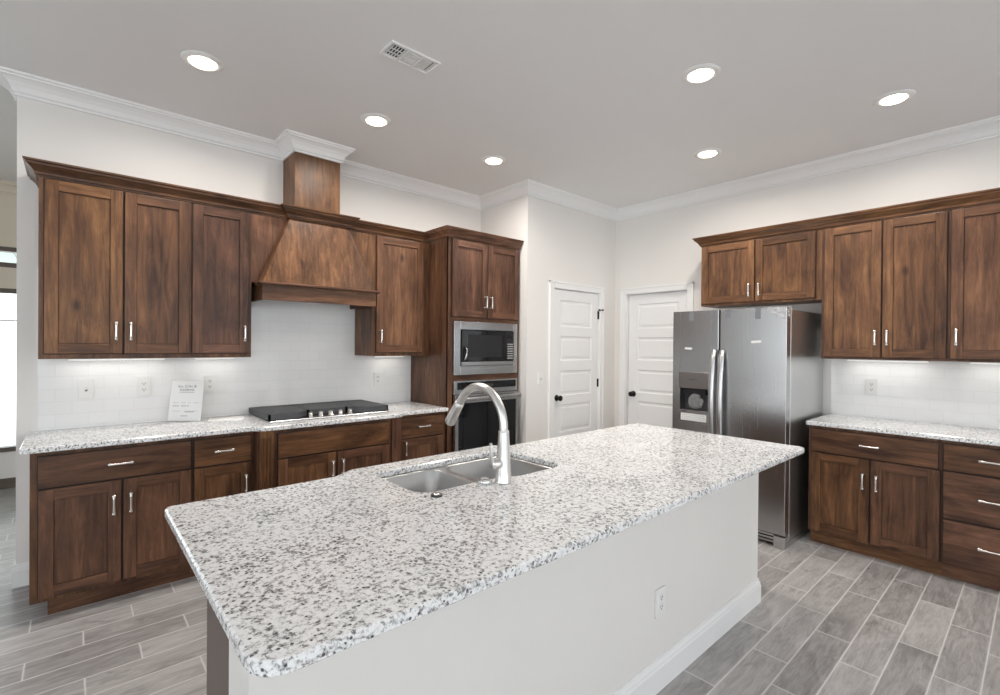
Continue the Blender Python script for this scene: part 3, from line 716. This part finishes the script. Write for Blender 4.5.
# ------------------------------------------------------------------ stone worktops
front, bump = 3.396, 3.335
poly = round_poly([(-0.202, YA), (-0.202, front), (0.865, front), (0.930, bump), (1.925, bump), (1.990, front), (2.4185, front), (2.4185, YA)], [0, 0.02, 0.02, 0.02, 0.02, 0.02, 0, 0])
mb = MB(); mb.slab(poly[::-1], [], 0.8845, 0.914, M['granite']); tag(mb.build('granite_countertop'), 'speckled granite worktop under the cooktop along the left wall', 'worktop', 'granite worktops')
cb = XB-4.079
mb = MB(); mb.slab(round_poly([(4.079, 1.176), (XB, 1.176), (XB, -0.040), (4.079, -0.040)], [0.012, 0, 0, 0.012]), [], 0.8845, 0.914, M['granite'])
tag(mb.build('granite_countertop'), 'speckled granite worktop beside the refrigerator on the right wall', 'worktop', 'granite worktops')
IX0, IX1, IY0, IY1, IYB = 0.224, 2.990, 0.855, 1.917, 1.982
poly = round_poly([(IX0, IY0), (IX1, IY0), (IX1, IY1), (1.770, IY1), (1.700, IYB), (0.900, IYB), (0.800, IY1), (IX0, IY1)], [0.075, 0.05, 0.06, 0.03, 0.03, 0.03, 0.03, 0.03], 8)
hole = round_poly([(0.940, 1.492), (1.285, 1.485), (1.400, 1.445), (1.676, 1.445), (1.676, 1.868), (0.940, 1.868)], [0.08, 0.03, 0.03, 0.09, 0.07, 0.07], 8)
mb = MB(); mb.slab(poly, [hole], 0.8845, 0.914, M['granite'], 0.005)
tag(mb.build('granite_countertop'), 'large speckled granite island top with a cut-out for the sink', 'worktop', 'granite worktops')

# ------------------------------------------------------------------ island
KX0, KX1, KY, KT = 0.272, 2.936, 1.080, 0.165
isl = thing('kitchen_island', 'white-walled kitchen island with a taupe end panel under the granite top', 'kitchen island', ((KX0+KX1)/2, 1.45, 0))
ix, iy = (KX0+KX1)/2, 1.45
mb = MB(); mb.box(KX0-ix, KX1-ix, KY-iy, KY+KT-iy, 0, 0.884, M['wall']); mb.build('knee_wall', isl)
mb = MB(); mb.sweep([(KX0-ix, KY+KT-iy), (KX0-ix, KY-iy), (KX1-ix, KY-iy), (KX1-ix, KY+KT-iy)][::1], BASE, M['trim']); mb.build('baseboard', isl)
sx0, sx1 = 0.87-ix, 1.73-ix; bx_ = KX1-0.03-ix; ax_ = 0.345-ix; yb0, yb1 = KY+KT-iy, 1.890-iy
mb = MB()                                                            # hollow carcass so the sink bowls hang free inside
mb.box(ax_+0.02, ax_+0.04, yb0, yb1, TOE, 0.884, M['wv']); mb.box(bx_-0.02, bx_, yb0, yb1, TOE, 0.884, M['wv'])
mb.box(ax_+0.04, bx_-0.02, yb0, yb0+0.02, TOE, 0.884, M['wv']); mb.box(ax_+0.04, bx_-0.02, yb0+0.02, yb1, TOE, TOE+0.02, M['wv'])
mb.box(ax_+0.04, sx0, yb1-0.02, yb1, TOE, 0.884, M['wv']); mb.box(sx1, bx_-0.02, yb1-0.02, yb1, TOE, 0.884, M['wv'])
mb.box(sx0, sx1, yb1+0.036, yb1+0.056, TOE, 0.884, M['wv'])
for s in (sx0, sx1-0.02): mb.box(s, s+0.02, yb1-0.02, yb1+0.036, TOE, 0.884, M['wv'])
mb.build('carcass', isl)
mb = MB(); mb.box(ax_, ax_+0.0199, yb0+0.0005, yb1, 0.0, 0.884, M['panel_grey'], 0.001); mb.build('end_panel', isl)
mb = MB(); mb.box(ax_+0.03, bx_-0.01, yb0+0.1, yb1-0.075, 0, TOE-0.0005, M['wh']); mb.build('toe_kick', isl)

# sink
sk = thing('kitchen_sink', 'double-bowl stainless sink set into the island top', 'sink', (1.308, 1.66, 0.66))
def SK(pts): return [(x-1.308, y-1.66) for x, y in pts]
def bowl(outline, name, zt, zb, drain):
    mb = MB(); P = [Vector(p) for p in SK(outline)]; c = sum(P, Vector((0, 0)))/len(P); n = len(P); V = []
    def ring(d, z):
        for p in P:
            q = p-c; L_ = q.length; V.append((c.x+q.x*(1-d/L_), c.y+q.y*(1-d/L_), z-0.66))
    for d, z in ((-0.012, zt), (0, zt), (0.004, zt-0.004), (0.010, zb+0.040), (0.016, zb+0.018), (0.032, zb+0.004), (0.055, zb), ): ring(d, z)
    R = 7; F = [(r*n+i, r*n+(i+1) % n, (r+1)*n+(i+1) % n, (r+1)*n+i) for r in range(R-1) for i in range(n)]
    F.append(tuple(range((R-1)*n, R*n)))
    vs, fs = mb.faces(V, F, M['sink'], True); bmesh.ops.recalc_face_normals(mb.bm, faces=fs); bmesh.ops.reverse_faces(mb.bm, faces=fs)
    o = mb.build(name, sk)
    d_ = MB(); dx, dy = drain; d_.lathe([(0.044, 0.001), (0.044, 0.004), (0.034, 0.004), (0.030, 0.0015), (0.0, 0.0015)], M['chrome'], (dx-1.308, dy-1.66, zb-0.66), (0, 0, 1), 24); d_.build('drain', o)
    return o
bowl(round_poly([(0.940, 1.492), (1.252, 1.488), (1.252, 1.866), (0.940, 1.866)], [0.08, 0.075, 0.075, 0.07], 10), 'bowl', 0.8835, 0.690, (1.10, 1.69))
bowl(round_poly([(1.282, 1.486), (1.400, 1.446), (1.674, 1.446), (1.674, 1.866), (1.282, 1.866)], [0.05, 0.03, 0.09, 0.07, 0.075], 10), 'bowl', 0.8835, 0.690, (1.48, 1.67))
mb = MB(); mb.slab(SK(round_poly([(0.915, 1.465), (1.39, 1.42), (1.70, 1.42), (1.70, 1.880), (0.915, 1.880)], [0.05]*5)),
                   [SK(round_poly([(0.940, 1.492), (1.252, 1.488), (1.252, 1.866), (0.940, 1.866)], [0.08, 0.075, 0.075, 0.07], 10)),
                    SK(round_poly([(1.282, 1.486), (1.400, 1.446), (1.674, 1.446), (1.674, 1.866), (1.282, 1.866)], [0.05, 0.03, 0.09, 0.07, 0.075], 10))], 0.8815-0.66, 0.8840-0.66, M['sink'], 0.0005)
mb.build('rim', sk)

# faucet
FX, FY = 1.272, 1.412
fa = thing('kitchen_faucet', 'brushed nickel gooseneck pull-down faucet standing behind the island sink', 'faucet', (FX, FY, 0.914))
mb = MB(); mb.lathe([(0.0, 0.0), (0.0335, 0.0), (0.0335, 0.006), (0.0315, 0.010), (0.0300, 0.040), (0.0255, 0.120), (0.0215, 0.198), (0.0215, 0.204), (0.0, 0.204)], M['faucet'], (0, 0, 0), (0, 0, 1), 32, False); mb.build('faucet_body', fa)
R = 0.153; cz = 0.214; path = [(0, 0, 0.203), (0, 0, cz-0.01)]
for i in range(0, 31):
    a = PI-(PI-math.radians(38))*i/30; path.append((0, R+R*math.cos(a), cz+R*math.sin(a)))
e = Vector(path[-1]); dv = Vector((0, math.sin(math.radians(38)), -math.cos(math.radians(38)))); path += [tuple(e+dv*0.012), tuple(e+dv*0.024)]
mb = MB(); mb.tube(path, 0.0170, M['faucet'], 20); mb.build('spout', fa)
e2 = e+dv*0.024; mb = MB()
mb.lathe([(0.0170, 0.0), (0.0205, 0.002), (0.0212, 0.02), (0.0235, 0.09), (0.0245, 0.120), (0.0230, 0.124), (0.016, 0.1245), (0.0, 0.122)], M['faucet'], tuple(e2), tuple(dv), 28)
hd = mb.build('spray_head', fa)
bt = MB(); nv = Vector((0, math.cos(math.radians(38)), math.sin(math.radians(38)))); c0 = e2+dv*0.06+nv*0.0235
bt.tube([tuple(c0-dv*0.022), tuple(c0), tuple(c0+dv*0.022)], [0.006, 0.0075, 0.006], M['darkgrey'], 12); bt.build('spray_button', hd)
mb = MB(); mb.lathe([(0.020, 0.018), (0.021, 0.034), (0.019, 0.052), (0.012, 0.058), (0.0, 0.059)], M['faucet'], (0, 0, 0.078), (-1, 0, 0.05), 20)
mb.tube([(-0.046, 0, 0.076), (-0.058, 0, 0.094), (-0.064, 0, 0.118), (-0.066, 0, 0.146), (-0.066, 0, 0.163)], [0.012, 0.0085, 0.0062, 0.0072, 0.0060], M['faucet'], 14, flat=0.75)
mb.build('lever', fa)
cap = MB(); cap.lathe([(0.0, 0.0), (0.021, 0.0), (0.0215, 0.004), (0.019, 0.008), (0.0145, 0.0085), (0.013, 0.007)], M['darkgrey'], (0, 0, 0), (0, 0, 1), 28, False)
cap.lathe([(0.015, 0.0078), (0.010, 0.0100), (0.0, 0.0105)], M['nickel'], (0, 0, 0), (0, 0, 1), 28, False)
tag(cap.build('sink_button', None, (0.975, 1.438, 0.914)), 'small round metal button in the granite at the near left corner of the sink', 'button')
cap = MB(); cap.lathe([(0.0, 0.0), (0.026, 0.0), (0.028, 0.006), (0.026, 0.014), (0.022, 0.018), (0.019, 0.016), (0.017, 0.009)], M['chrome'], (0, 0, 0), (0, 0, 1), 28, False)
cap.lathe([(0.0175, 0.010), (0.010, 0.009), (0.0, 0.009)], M['black'], (0, 0, 0), (0, 0, 1), 28, False)
tag(cap.build('chrome_cap', None, (1.212, 1.452, 0.914)), 'shiny chrome cap with a dark centre on the granite beside the faucet base', 'cap')

# ------------------------------------------------------------------ gas cooktop
ct = thing('gas_cooktop', 'black-grated steel gas cooktop with five front knobs below the wooden hood', 'cooktop', (1.440, 3.720, 0.914))
CX, CY = 1.440, 3.720
mb = MB(); mb.slab(rrect(-0.456, 0.456, -0.262, 0.262, 0.018), [], 0.0005, 0.012, M['steel_h'], 0.003)
for x, y, r in ((-0.30, -0.10, 0.05), (-0.30, 0.14, 0.04), (0, 0.06, 0.065), (0.30, -0.10, 0.05), (0.30, 0.14, 0.04)):
    mb.lathe([(r, 0.011), (r*0.9, 0.022), (r*0.6, 0.026), (0, 0.026)], M['black'], (x, y, 0), (0, 0, 1), 24)
mb.build('burner_pan', ct)
def grate(poly):
    mb = MB(); n = len(poly); t = 0.014
    for i in range(n):
        a, b = Vector(poly[i]), Vector(poly[(i+1) % n]); d = (b-a).normalized(); nn = Vector((-d.y, d.x))
        q = [a, b, b+nn*t, a+nn*t]; mb.prism([(v.x, v.y) for v in q], 0.016, 0.056, M['iron'])
    ymin, ymax = min(p[1] for p in poly), max(p[1] for p in poly); y = ymin+0.022
    while y < ymax-0.02:
        xs = []
        for i in range(n):
            (x1, y1), (x2, y2) = poly[i], poly[(i+1) % n]
            if (y1-y)*(y2-y) < 0: xs.append(x1+(x2-x1)*(y-y1)/(y2-y1))
        if len(xs) >= 2: mb.box(min(xs)+0.004, max(xs)-0.004, y-0.006, y+0.006, 0.044, 0.058, M['iron'], 0.002)
        y += 0.0205
    return mb.build('grate', ct)
grate([(-0.448, -0.240), (-0.250, -0.240), (-0.155, -0.135), (-0.155, 0.255), (-0.448, 0.255)])
grate([(-0.150, -0.135), (0.150, -0.135), (0.150, 0.255), (-0.150, 0.255)])
grate([(0.155, -0.135), (0.250, -0.240), (0.448, -0.240), (0.448, 0.255), (0.155, 0.255)])
for i in range(5):
    kb = MB(); kb.lathe([(0.021, 0.012), (0.021, 0.016), (0.018, 0.018), (0.0165, 0.040), (0.015, 0.043), (0.0, 0.043)], M['nickel'], (-0.150+0.075*i, -0.195, 0), (0, 0, 1), 22)
    kb.box(-0.150+0.075*i-0.003, -0.150+0.075*i+0.003, -0.212, -0.178, 0.041, 0.047, M['nickel'], 0.001); kb.build('knob', ct)

# ------------------------------------------------------------------ refrigerator (local x runs toward -y of the room, front is -y local)
FRY0, FRW = 2.102, 0.880; FRX = XB-0.03
fr = thing('refrigerator', 'stainless side-by-side refrigerator with dispenser and packing tape along the top', 'refrigerator', (FRX, FRY0, 0), RB)
yfront = -(FRX-3.820); dt = 0.080
mb = MB(); mb.box(0.004, FRW-0.004, yfront+dt+0.012, 0, 0.045, 1.735, M['steel_side'], 0.006); mb.build('body', fr)
mb = MB(); mb.box(0.01, FRW-0.01, yfront+dt-0.002, yfront+dt+0.014, 0.10, 1.74, M['black']); mb.box(0.3885, 0.4015, yfront+0.006, yfront+dt, 0.10, 1.745, M['black']); mb.build('door_gasket', fr)  # seal behind the doors, plus a black strip painting the shade between them
def fridge_door(x0, x1, z0, z1, hole=None):
    mb = MB(); y0, y1 = yfront, yfront+dt
    if not hole: mb.box(x0, x1, y0, y1, z0, z1, M['steel_v'], 0.004)
    else:
        hx0, hx1, hz0, hz1, dep = hole; b = 0.003
        V = [(x0+b, y0, z0+b), (x1-b, y0, z0+b), (x1-b, y0, z1-b), (x0+b, y0, z1-b), (hx0, y0, hz0), (hx1, y0, hz0), (hx1, y0, hz1), (hx0, y0, hz1),
             (x0, y0+b, z0), (x1, y0+b, z0), (x1, y0+b, z1), (x0, y0+b, z1), (x0, y1, z0), (x1, y1, z0), (x1, y1, z1), (x0, y1, z1)]
        F = [(0, 1, 5, 4), (1, 2, 6, 5), (2, 3, 7, 6), (3, 0, 4, 7)]+[(i, (i+1) % 4, 8+(i+1) % 4, 8+i) for i in range(4)]+[(8+i, 8+(i+1) % 4, 12+(i+1) % 4, 12+i) for i in range(4)]+[(12, 13, 14, 15)]
        vs, fs = mb.faces(V, F, M['steel_v']); bmesh.ops.recalc_face_normals(mb.bm, faces=fs)
        W = [(hx0, y0, hz0), (hx1, y0, hz0), (hx1, y0, hz1), (hx0, y0, hz1), (hx0+0.012, y0+dep, hz0+0.01), (hx1-0.012, y0+dep, hz0+0.01), (hx1-0.012, y0+dep, hz1), (hx0+0.012, y0+dep, hz1)]
        mb.faces(W, [(0, 1, 5, 4), (1, 2, 6, 5), (2, 3, 7, 6), (3, 0, 4, 7), (4, 5, 6, 7)], M['darkgrey'])
    return mb.build('door', fr)
FZ0, FZ1 = 0.100, 1.750
fd1 = fridge_door(0.003, 0.388, FZ0, FZ1, (0.066, 0.312, 0.930, 1.240, 0.068)); fd2 = fridge_door(0.402, FRW-0.003, FZ0, FZ1)
def fridge_handle(parent, x):
    hb = MB(); zt, zb, pts = 1.430, 0.520, []
    for i in range(15):
        w = i/14; z = zt+(zb-zt)*w; pts.append((x, yfront-0.018-0.048*math.sin(PI*w)**0.6, z))
    hb.tube(pts, [0.021]*15, M['handle'], 14, flat=0.6, up=(0, 1, 0))
    for z in (zt-0.012, zb+0.012): hb.box(x-0.012, x+0.012, yfront-0.022, yfront+0.002, z-0.016, z+0.016, M['steel_v'], 0.003)
    return hb.build('handle', parent)
fridge_handle(fd1, 0.362); fridge_handle(fd2, 0.428)
mb = MB(); mb.box(0.062, 0.317, yfront-0.005, yfront+0.03, 1.112, 1.246, M['steel_taupe'], 0.004); mb.box(0.150, 0.215, yfront-0.0055, yfront-0.004, 1.182, 1.186, M['darkgrey'])
mb.box(0.062, 0.070, yfront-0.003, yfront+0.006, 0.922, 1.112, M['steel_h'], 0.002); mb.box(0.309, 0.317, yfront-0.003, yfront+0.006, 0.922, 1.112, M['steel_h'], 0.002)
mb.box(0.062, 0.317, yfront-0.006, yfront+0.02, 0.914, 0.934, M['steel_h'], 0.003)
mb.box(0.085, 0.280, yfront+0.02, yfront+0.06, 1.06, 1.112, M['black'], 0.004); mb.box(0.150, 0.215, yfront+0.030, yfront+0.045, 0.96, 1.06, M['black'], 0.004)
dsp = mb.build('dispenser', fd1)
mb = MB(); mb.box(0.080, 0.298, yfront-0.0015, yfront-0.0002, 0.846, 0.905, M['paper'])
for r in range(3):
    x = 0.090
    while x < 0.28:
        w = random.uniform(0.008, 0.022); mb.box(x, min(x+w, 0.29), yfront-0.0020, yfront-0.0014, 0.858+r*0.016, 0.862+r*0.016, M['inkl']); x += w+0.008
mb.build('sticker', fd1)
def small(parent, name, x0, x1, z, h, ang, mat, t=0.0012):
    mb = MB(); w = x1-x0; mb.box(-w/2, w/2, -t, -0.0001, -h/2, h/2, mat); return mb.build(name, parent, ((x0+x1)/2, yfront, z), (0, ang, 0))
small(fd1, 'sticker', 0.110, 0.172, 1.441, 0.017, 0.06, M['paper']); small(fd2, 'sticker', 0.634, 0.706, 1.497, 0.017, -0.03, M['paper'])
for x0, x1, z0, par in ((0.144, 0.184, 1.668, fd1), (0.312, 0.350, 1.680, fd1), (0.442, 0.483, 1.682, fd2), (0.662, 0.700, 1.668, fd2)):
    small(par, 'tape_strip', x0, x1, (z0+1.748)/2, 1.748-z0, 0, M['tape'], 0.0008)
# crumpled film on the top right corner of the right-hand door
mb = MB(); n = 12; V = []; x0, x1, z0, z1 = 0.745, 0.874, 1.655, 1.752
for j in range(n+1):
    for i in range(n+1):
        u, v = i/n, j/n
        zl = z0+(1-u)*0.055
        V.append((x0+(x1-x0)*u, yfront-0.003-random.uniform(0, 0.006)*(0.3+u), zl+(z1-zl)*v))
mb.faces(V, [(j*(n+1)+i, j*(n+1)+i+1, (j+1)*(n+1)+i+1, (j+1)*(n+1)+i) for j in range(n) for i in range(n)], M['film'], True)
V = []
for j in range(n+1):
    for i in range(5):
        u, v = i/4, j/n; V.append((0.8785+random.uniform(0.001, 0.012), yfront+0.085*u-0.003, 1.665+u*0.03+(0.087-u*0.03)*v))
mb.faces(V, [(j*5+i, j*5+i+1, (j+1)*5+i+1, (j+1)*5+i) for j in range(n) for i in range(4)], M['film'], False)
mb.build('packing_film', fd2)
mb = MB(); mb.box(0.08, FRW-0.08, yfront+0.055, yfront+dt+0.02, 0.012, 0.090, M['black'])
for i in range(3): mb.box(0.08, FRW-0.08, yfront+0.048, yfront+0.056, 0.018+i*0.024, 0.030+i*0.024, M['steel_side'])
mb.build('foot_grille', fr)
for x0 in (0.004, FRW-0.080):
    mb = MB(); mb.box(x0, x0+0.076, yfront+0.006, -0.05, 0.0, 0.0445, M['steel_side'], 0.004); mb.box(x0, x0+0.076, yfront+0.006, yfront+dt+0.01, 0.044, 0.088, M['steel_side'], 0.004); mb.build('foot', fr)
# the bag stuffed in the dispenser
mb = MB(); bmesh.ops.create_icosphere(mb.bm, subdivisions=3, radius=1.0)
for v in mb.bm.verts:
    k_ = 1+random.uniform(-0.09, 0.09); v.co = Vector((v.co.x*0.062*k_, v.co.y*0.011*k_, v.co.z*0.062*k_))
mb.mi(M['bag'])
for f in mb.bm.faces: f.smooth = True
bag = mb.build('plastic_bag', None, (FRX+yfront+0.004, FRY0-0.205, 1.008), (0, 0, RB))
tag(bag, 'crumpled clear plastic bag in the dispenser recess of the refrigerator', 'plastic bag')

# ------------------------------------------------------------------ switches and sockets (local -y faces the room)
def wall_plate(kind, label, loc, rotz, group=None):
    o = thing('light_switch' if kind == 's' else 'power_outlet', label, 'light switch' if kind == 's' else 'socket', loc, rotz, group)
    mb = MB(); mb.box(-0.037, 0.037, -0.009, 0, -0.060, 0.060, M['plate'], 0.003); mb.build('cover_plate', o)
    if kind == 's':
        mb = MB(); mb.box(-0.006, 0.006, -0.020, -0.008, -0.004, 0.013, M['plate'], 0.002); mb.box(-0.0065, 0.0065, -0.0096, -0.008, -0.014, -0.003, M['slot']); mb.build('toggle', o)
    else:
        for z in (-0.020, 0.020):
            mb = MB(); mb.prism(rrect(-0.0165, 0.0165, z-0.014, z+0.014, 0.008, 5), -0.0115, -0.008, M['plate'], 'y')
            for x in (-0.0065, 0.0065): mb.box(x-0.0016, x+0.0020, -0.0119, -0.0110, z-0.001, z+0.008, M['slot'])
            mb.lathe([(0.0032, 0), (0.0032, 0.0008)], M['slot'], (0, -0.0112, z-0.007), (0, -1, 0), 10); mb.build('socket', o)
    return o
GS = 'white wall sockets'
yt_ = YA-0.0091
wall_plate('s', 'white toggle switch at the left end of the tiled splashback', (0.062, yt_, 1.157), 0, 'white wall switches')
wall_plate('o', 'white double socket left of the paper sign on the tiled splashback', (0.356, yt_, 1.157), 0, GS)
wall_plate('o', 'white double socket partly behind the paper sign, near the cooktop', (0.742, yt_, 1.157), 0, GS)
wall_plate('o', 'white socket on the tiles between the cooktop and the oven tower', (2.070, yt_, 1.140), 0, GS)
wall_plate('o', 'white socket on the tiles above the right wall worktop', (XB-0.0091, 0.902, 1.151), RB, GS)
wall_plate('o', 'white socket low on the white side of the island', (1.872, KY-0.0001, 0.370), 0, GS)
wall_plate('s', 'white switch on the plain wall left of the pantry door', (3.470, YC-0.0001, 1.133), 0, 'white wall switches')

# ------------------------------------------------------------------ paper sign and papers on the worktop
sg = thing('sign_stand', 'clear upright stand with a printed white sheet on the left worktop', 'sign', (0.583, 3.925, 0.9142), -0.66)
tilt = -0.17
mb = MB(); mb.box(-0.112, 0.112, 0.0002, 0.0028, 0.0, 0.284, M['acrylic'], 0.0008); ac = mb.build('acrylic_panel', sg, (0, -0.02, 0.001), (tilt, 0, 0))
mb = MB(); mb.box(-0.112, 0.112, -0.02, 0.070, 0.0, 0.0022, M['acrylic'], 0.0008); mb.build('acrylic_foot', sg)
mb = MB(); mb.box(-0.108, 0.108, -0.0012, 0.0, 0.003, 0.281, M['paper'])
mb.box(-0.050, 0.050, -0.0018, -0.0011, 0.198, 0.2005, M['ink'])
for z, spans, mt in ((0.125, ((-0.085, -0.045), (-0.03, 0.0), (0.015, 0.035), (0.05, 0.085)), 'inkl'), (0.103, ((-0.085, -0.045), (-0.03, 0.005), (0.012, 0.022)), 'ink'),
                     (0.068, ((-0.085, -0.03), (-0.01, 0.085)), 'inkl'), (0.062, ((0.0, 0.06),), 'ink'), (0.035, ((-0.025, 0.02),), 'ink')):
    for a, b in spans:
        x = a
        while x < b:
            w = random.uniform(0.006, 0.013); mb.box(x, min(x+w, b), -0.0017, -0.0011, z, z+0.0042, M[mt]); x += w+0.003
pp = mb.build('printed_sheet', sg, (0, -0.02, 0.001), (tilt, 0, 0))
text_mesh('Ins, Crks &', 0.027, M['ink'], pp, (0, -0.0016, 0.232)); text_mesh('Incidents', 0.027, M['ink'], pp, (0, -0.0016, 0.209))
mb = MB(); mb.prism([(0.690, 3.800), (0.905, 3.760), (0.945, 3.905), (0.730, 3.945)], 0.9142, 0.9200, M['paper']); mb.prism([(0.694, 3.806), (0.900, 3.768), (0.938, 3.900), (0.734, 3.938)], 0.9200, 0.9215, M['paper'])
tag(mb.build('paper_booklet'), 'thin white paper booklet lying between the sign and the cooktop', 'papers')

# ------------------------------------------------------------------ ceiling fittings
def downlight(loc, label):
    o = thing('recessed_light', label, 'ceiling light', loc, 0, 'recessed ceiling lights')
    mb = MB(); mb.lathe([(0.067, -0.001), (0.067, -0.008), (0.074, -0.011), (0.090, -0.009), (0.104, -0.003), (0.106, -0.0005), (0.067, -0.0005)], M['trim'], (0, 0, 0), (0, 0, 1), 40, False); mb.build('trim_ring', o)
    mb = MB(); mb.lathe([(0.0665, -0.001), (0.0665, -0.009), (0.062, -0.015), (0.045, -0.019), (0.02, -0.021), (0.0, -0.0215)], M['lens'], (0, 0, 0), (0, 0, 1), 40, False); mb.build('lens', o)
    L = bpy.data.lights.new('recessed_lamp', 'AREA'); L.shape = 'DISK'; L.size = 0.15; L.energy = DOWNLIGHT_W; L.color = DOWNLIGHT_COL; L.spread = math.radians(165)
    l = bpy.data.objects.new('recessed_lamp', L); COL.objects.link(l); l.parent = o; l.location = (0, 0, -0.026)
    return o
for (x, y), lb in (((0.534, 3.110), 'round recessed ceiling light nearest the free end of the cabinet wall'),
                   ((1.575, 3.100), 'round recessed ceiling light in front of the hood chimney'),
                   ((2.650, 3.095), 'round recessed ceiling light above the oven tower'),
                   ((2.681, 1.320), 'round recessed ceiling light nearest the camera, above the right end of the island'),
                   ((3.822, 0.640), 'round recessed ceiling light farthest right, above the right wall worktop'),
                   ((3.816, 1.815), 'round recessed ceiling light in front of the refrigerator')):
    downlight((x, y, CEIL), lb)
vt = thing('ceiling_vent', 'white rectangular air register in the ceiling', 'vent', (1.368, 2.300, CEIL))
mb = MB(); mb.box(-0.150, 0.150, -0.072, 0.072, -0.004, -0.0002, M['trim'], 0.001)
mb.box(-0.150, 0.150, 0.060, 0.072, -0.010, -0.004, M['trim'], 0.002); mb.box(-0.150, 0.150, -0.072, -0.060, -0.010, -0.004, M['trim'], 0.002)
for x in (-0.150, 0.138, -0.050, 0.038): mb.box(x, x+0.012, -0.060, 0.060, -0.010, -0.004, M['trim'], 0.002)
mb.build('frame', vt)
mb = MB(); mb.box(-0.130, -0.056, -0.045, 0.045, -0.0046, -0.0040, M['vent_dark'])
mb.box(0.108, 0.118, -0.045, 0.045, -0.0046, -0.0040, M['vent_dark'])
for i in range(5): mb.box(-0.128+i*0.0165, -0.124+i*0.0165, -0.045, 0.045, -0.009, -0.0046, M['trim'])
for i in range(2): mb.box(-0.130, -0.056, -0.018+i*0.034, -0.014+i*0.034, -0.009, -0.0046, M['trim'])
for i in range(5): mb.box(-0.034, 0.034, -0.042+i*0.018, -0.030+i*0.018, -0.009, -0.004, M['trim'])
for i in range(5): mb.box(0.056+i*0.012, 0.060+i*0.012, -0.045, 0.045, -0.010, -0.004, M['trim'])
mb.build('louvres', vt)

# ------------------------------------------------------------------ light strips under the wall cabinets
def strip(label, loc, rotz, w):
    o = thing('cabinet_light', label, 'light strip', loc, rotz, 'light strips under the wall cabinets')
    mb = MB(); mb.box(-w/2, w/2, -0.016, 0.016, -0.012, -0.0006, M['plate'], 0.002); mb.build('housing', o)
    mb = MB(); mb.box(-w/2+0.01, w/2-0.01, -0.012, 0.012, -0.0145, -0.0121, M['strip']); mb.build('diffuser', o)
    L = bpy.data.lights.new('strip_lamp', 'AREA'); L.shape = 'RECTANGLE'; L.size = w-0.02; L.size_y = 0.024; L.energy = STRIP_W*w/0.4; L.color = (1.0, 0.95, 0.86)
    l = bpy.data.objects.new('strip_lamp', L); COL.objects.link(l); l.parent = o; l.location = (0, 0, -0.0165)
    return o
strip('light strip under the two-door wall cabinet at the left', (0.22, YA-0.10, UZA), 0, 0.50)
strip('light strip under the single-door wall cabinet left of the hood', (0.755, YA-0.10, UZA), 0, 0.26)
strip('light strip under the wall cabinet beside the oven tower', (2.14, YA-0.10, UZA), 0, 0.30)
strip('light strip under the two-door wall cabinet by the refrigerator', (XB-0.10, 0.80, UZ), RB, 0.50)
strip('light strip under the wall cabinet at the right edge of the photo', (XB-0.10, 0.20, UZ), RB, 0.30)
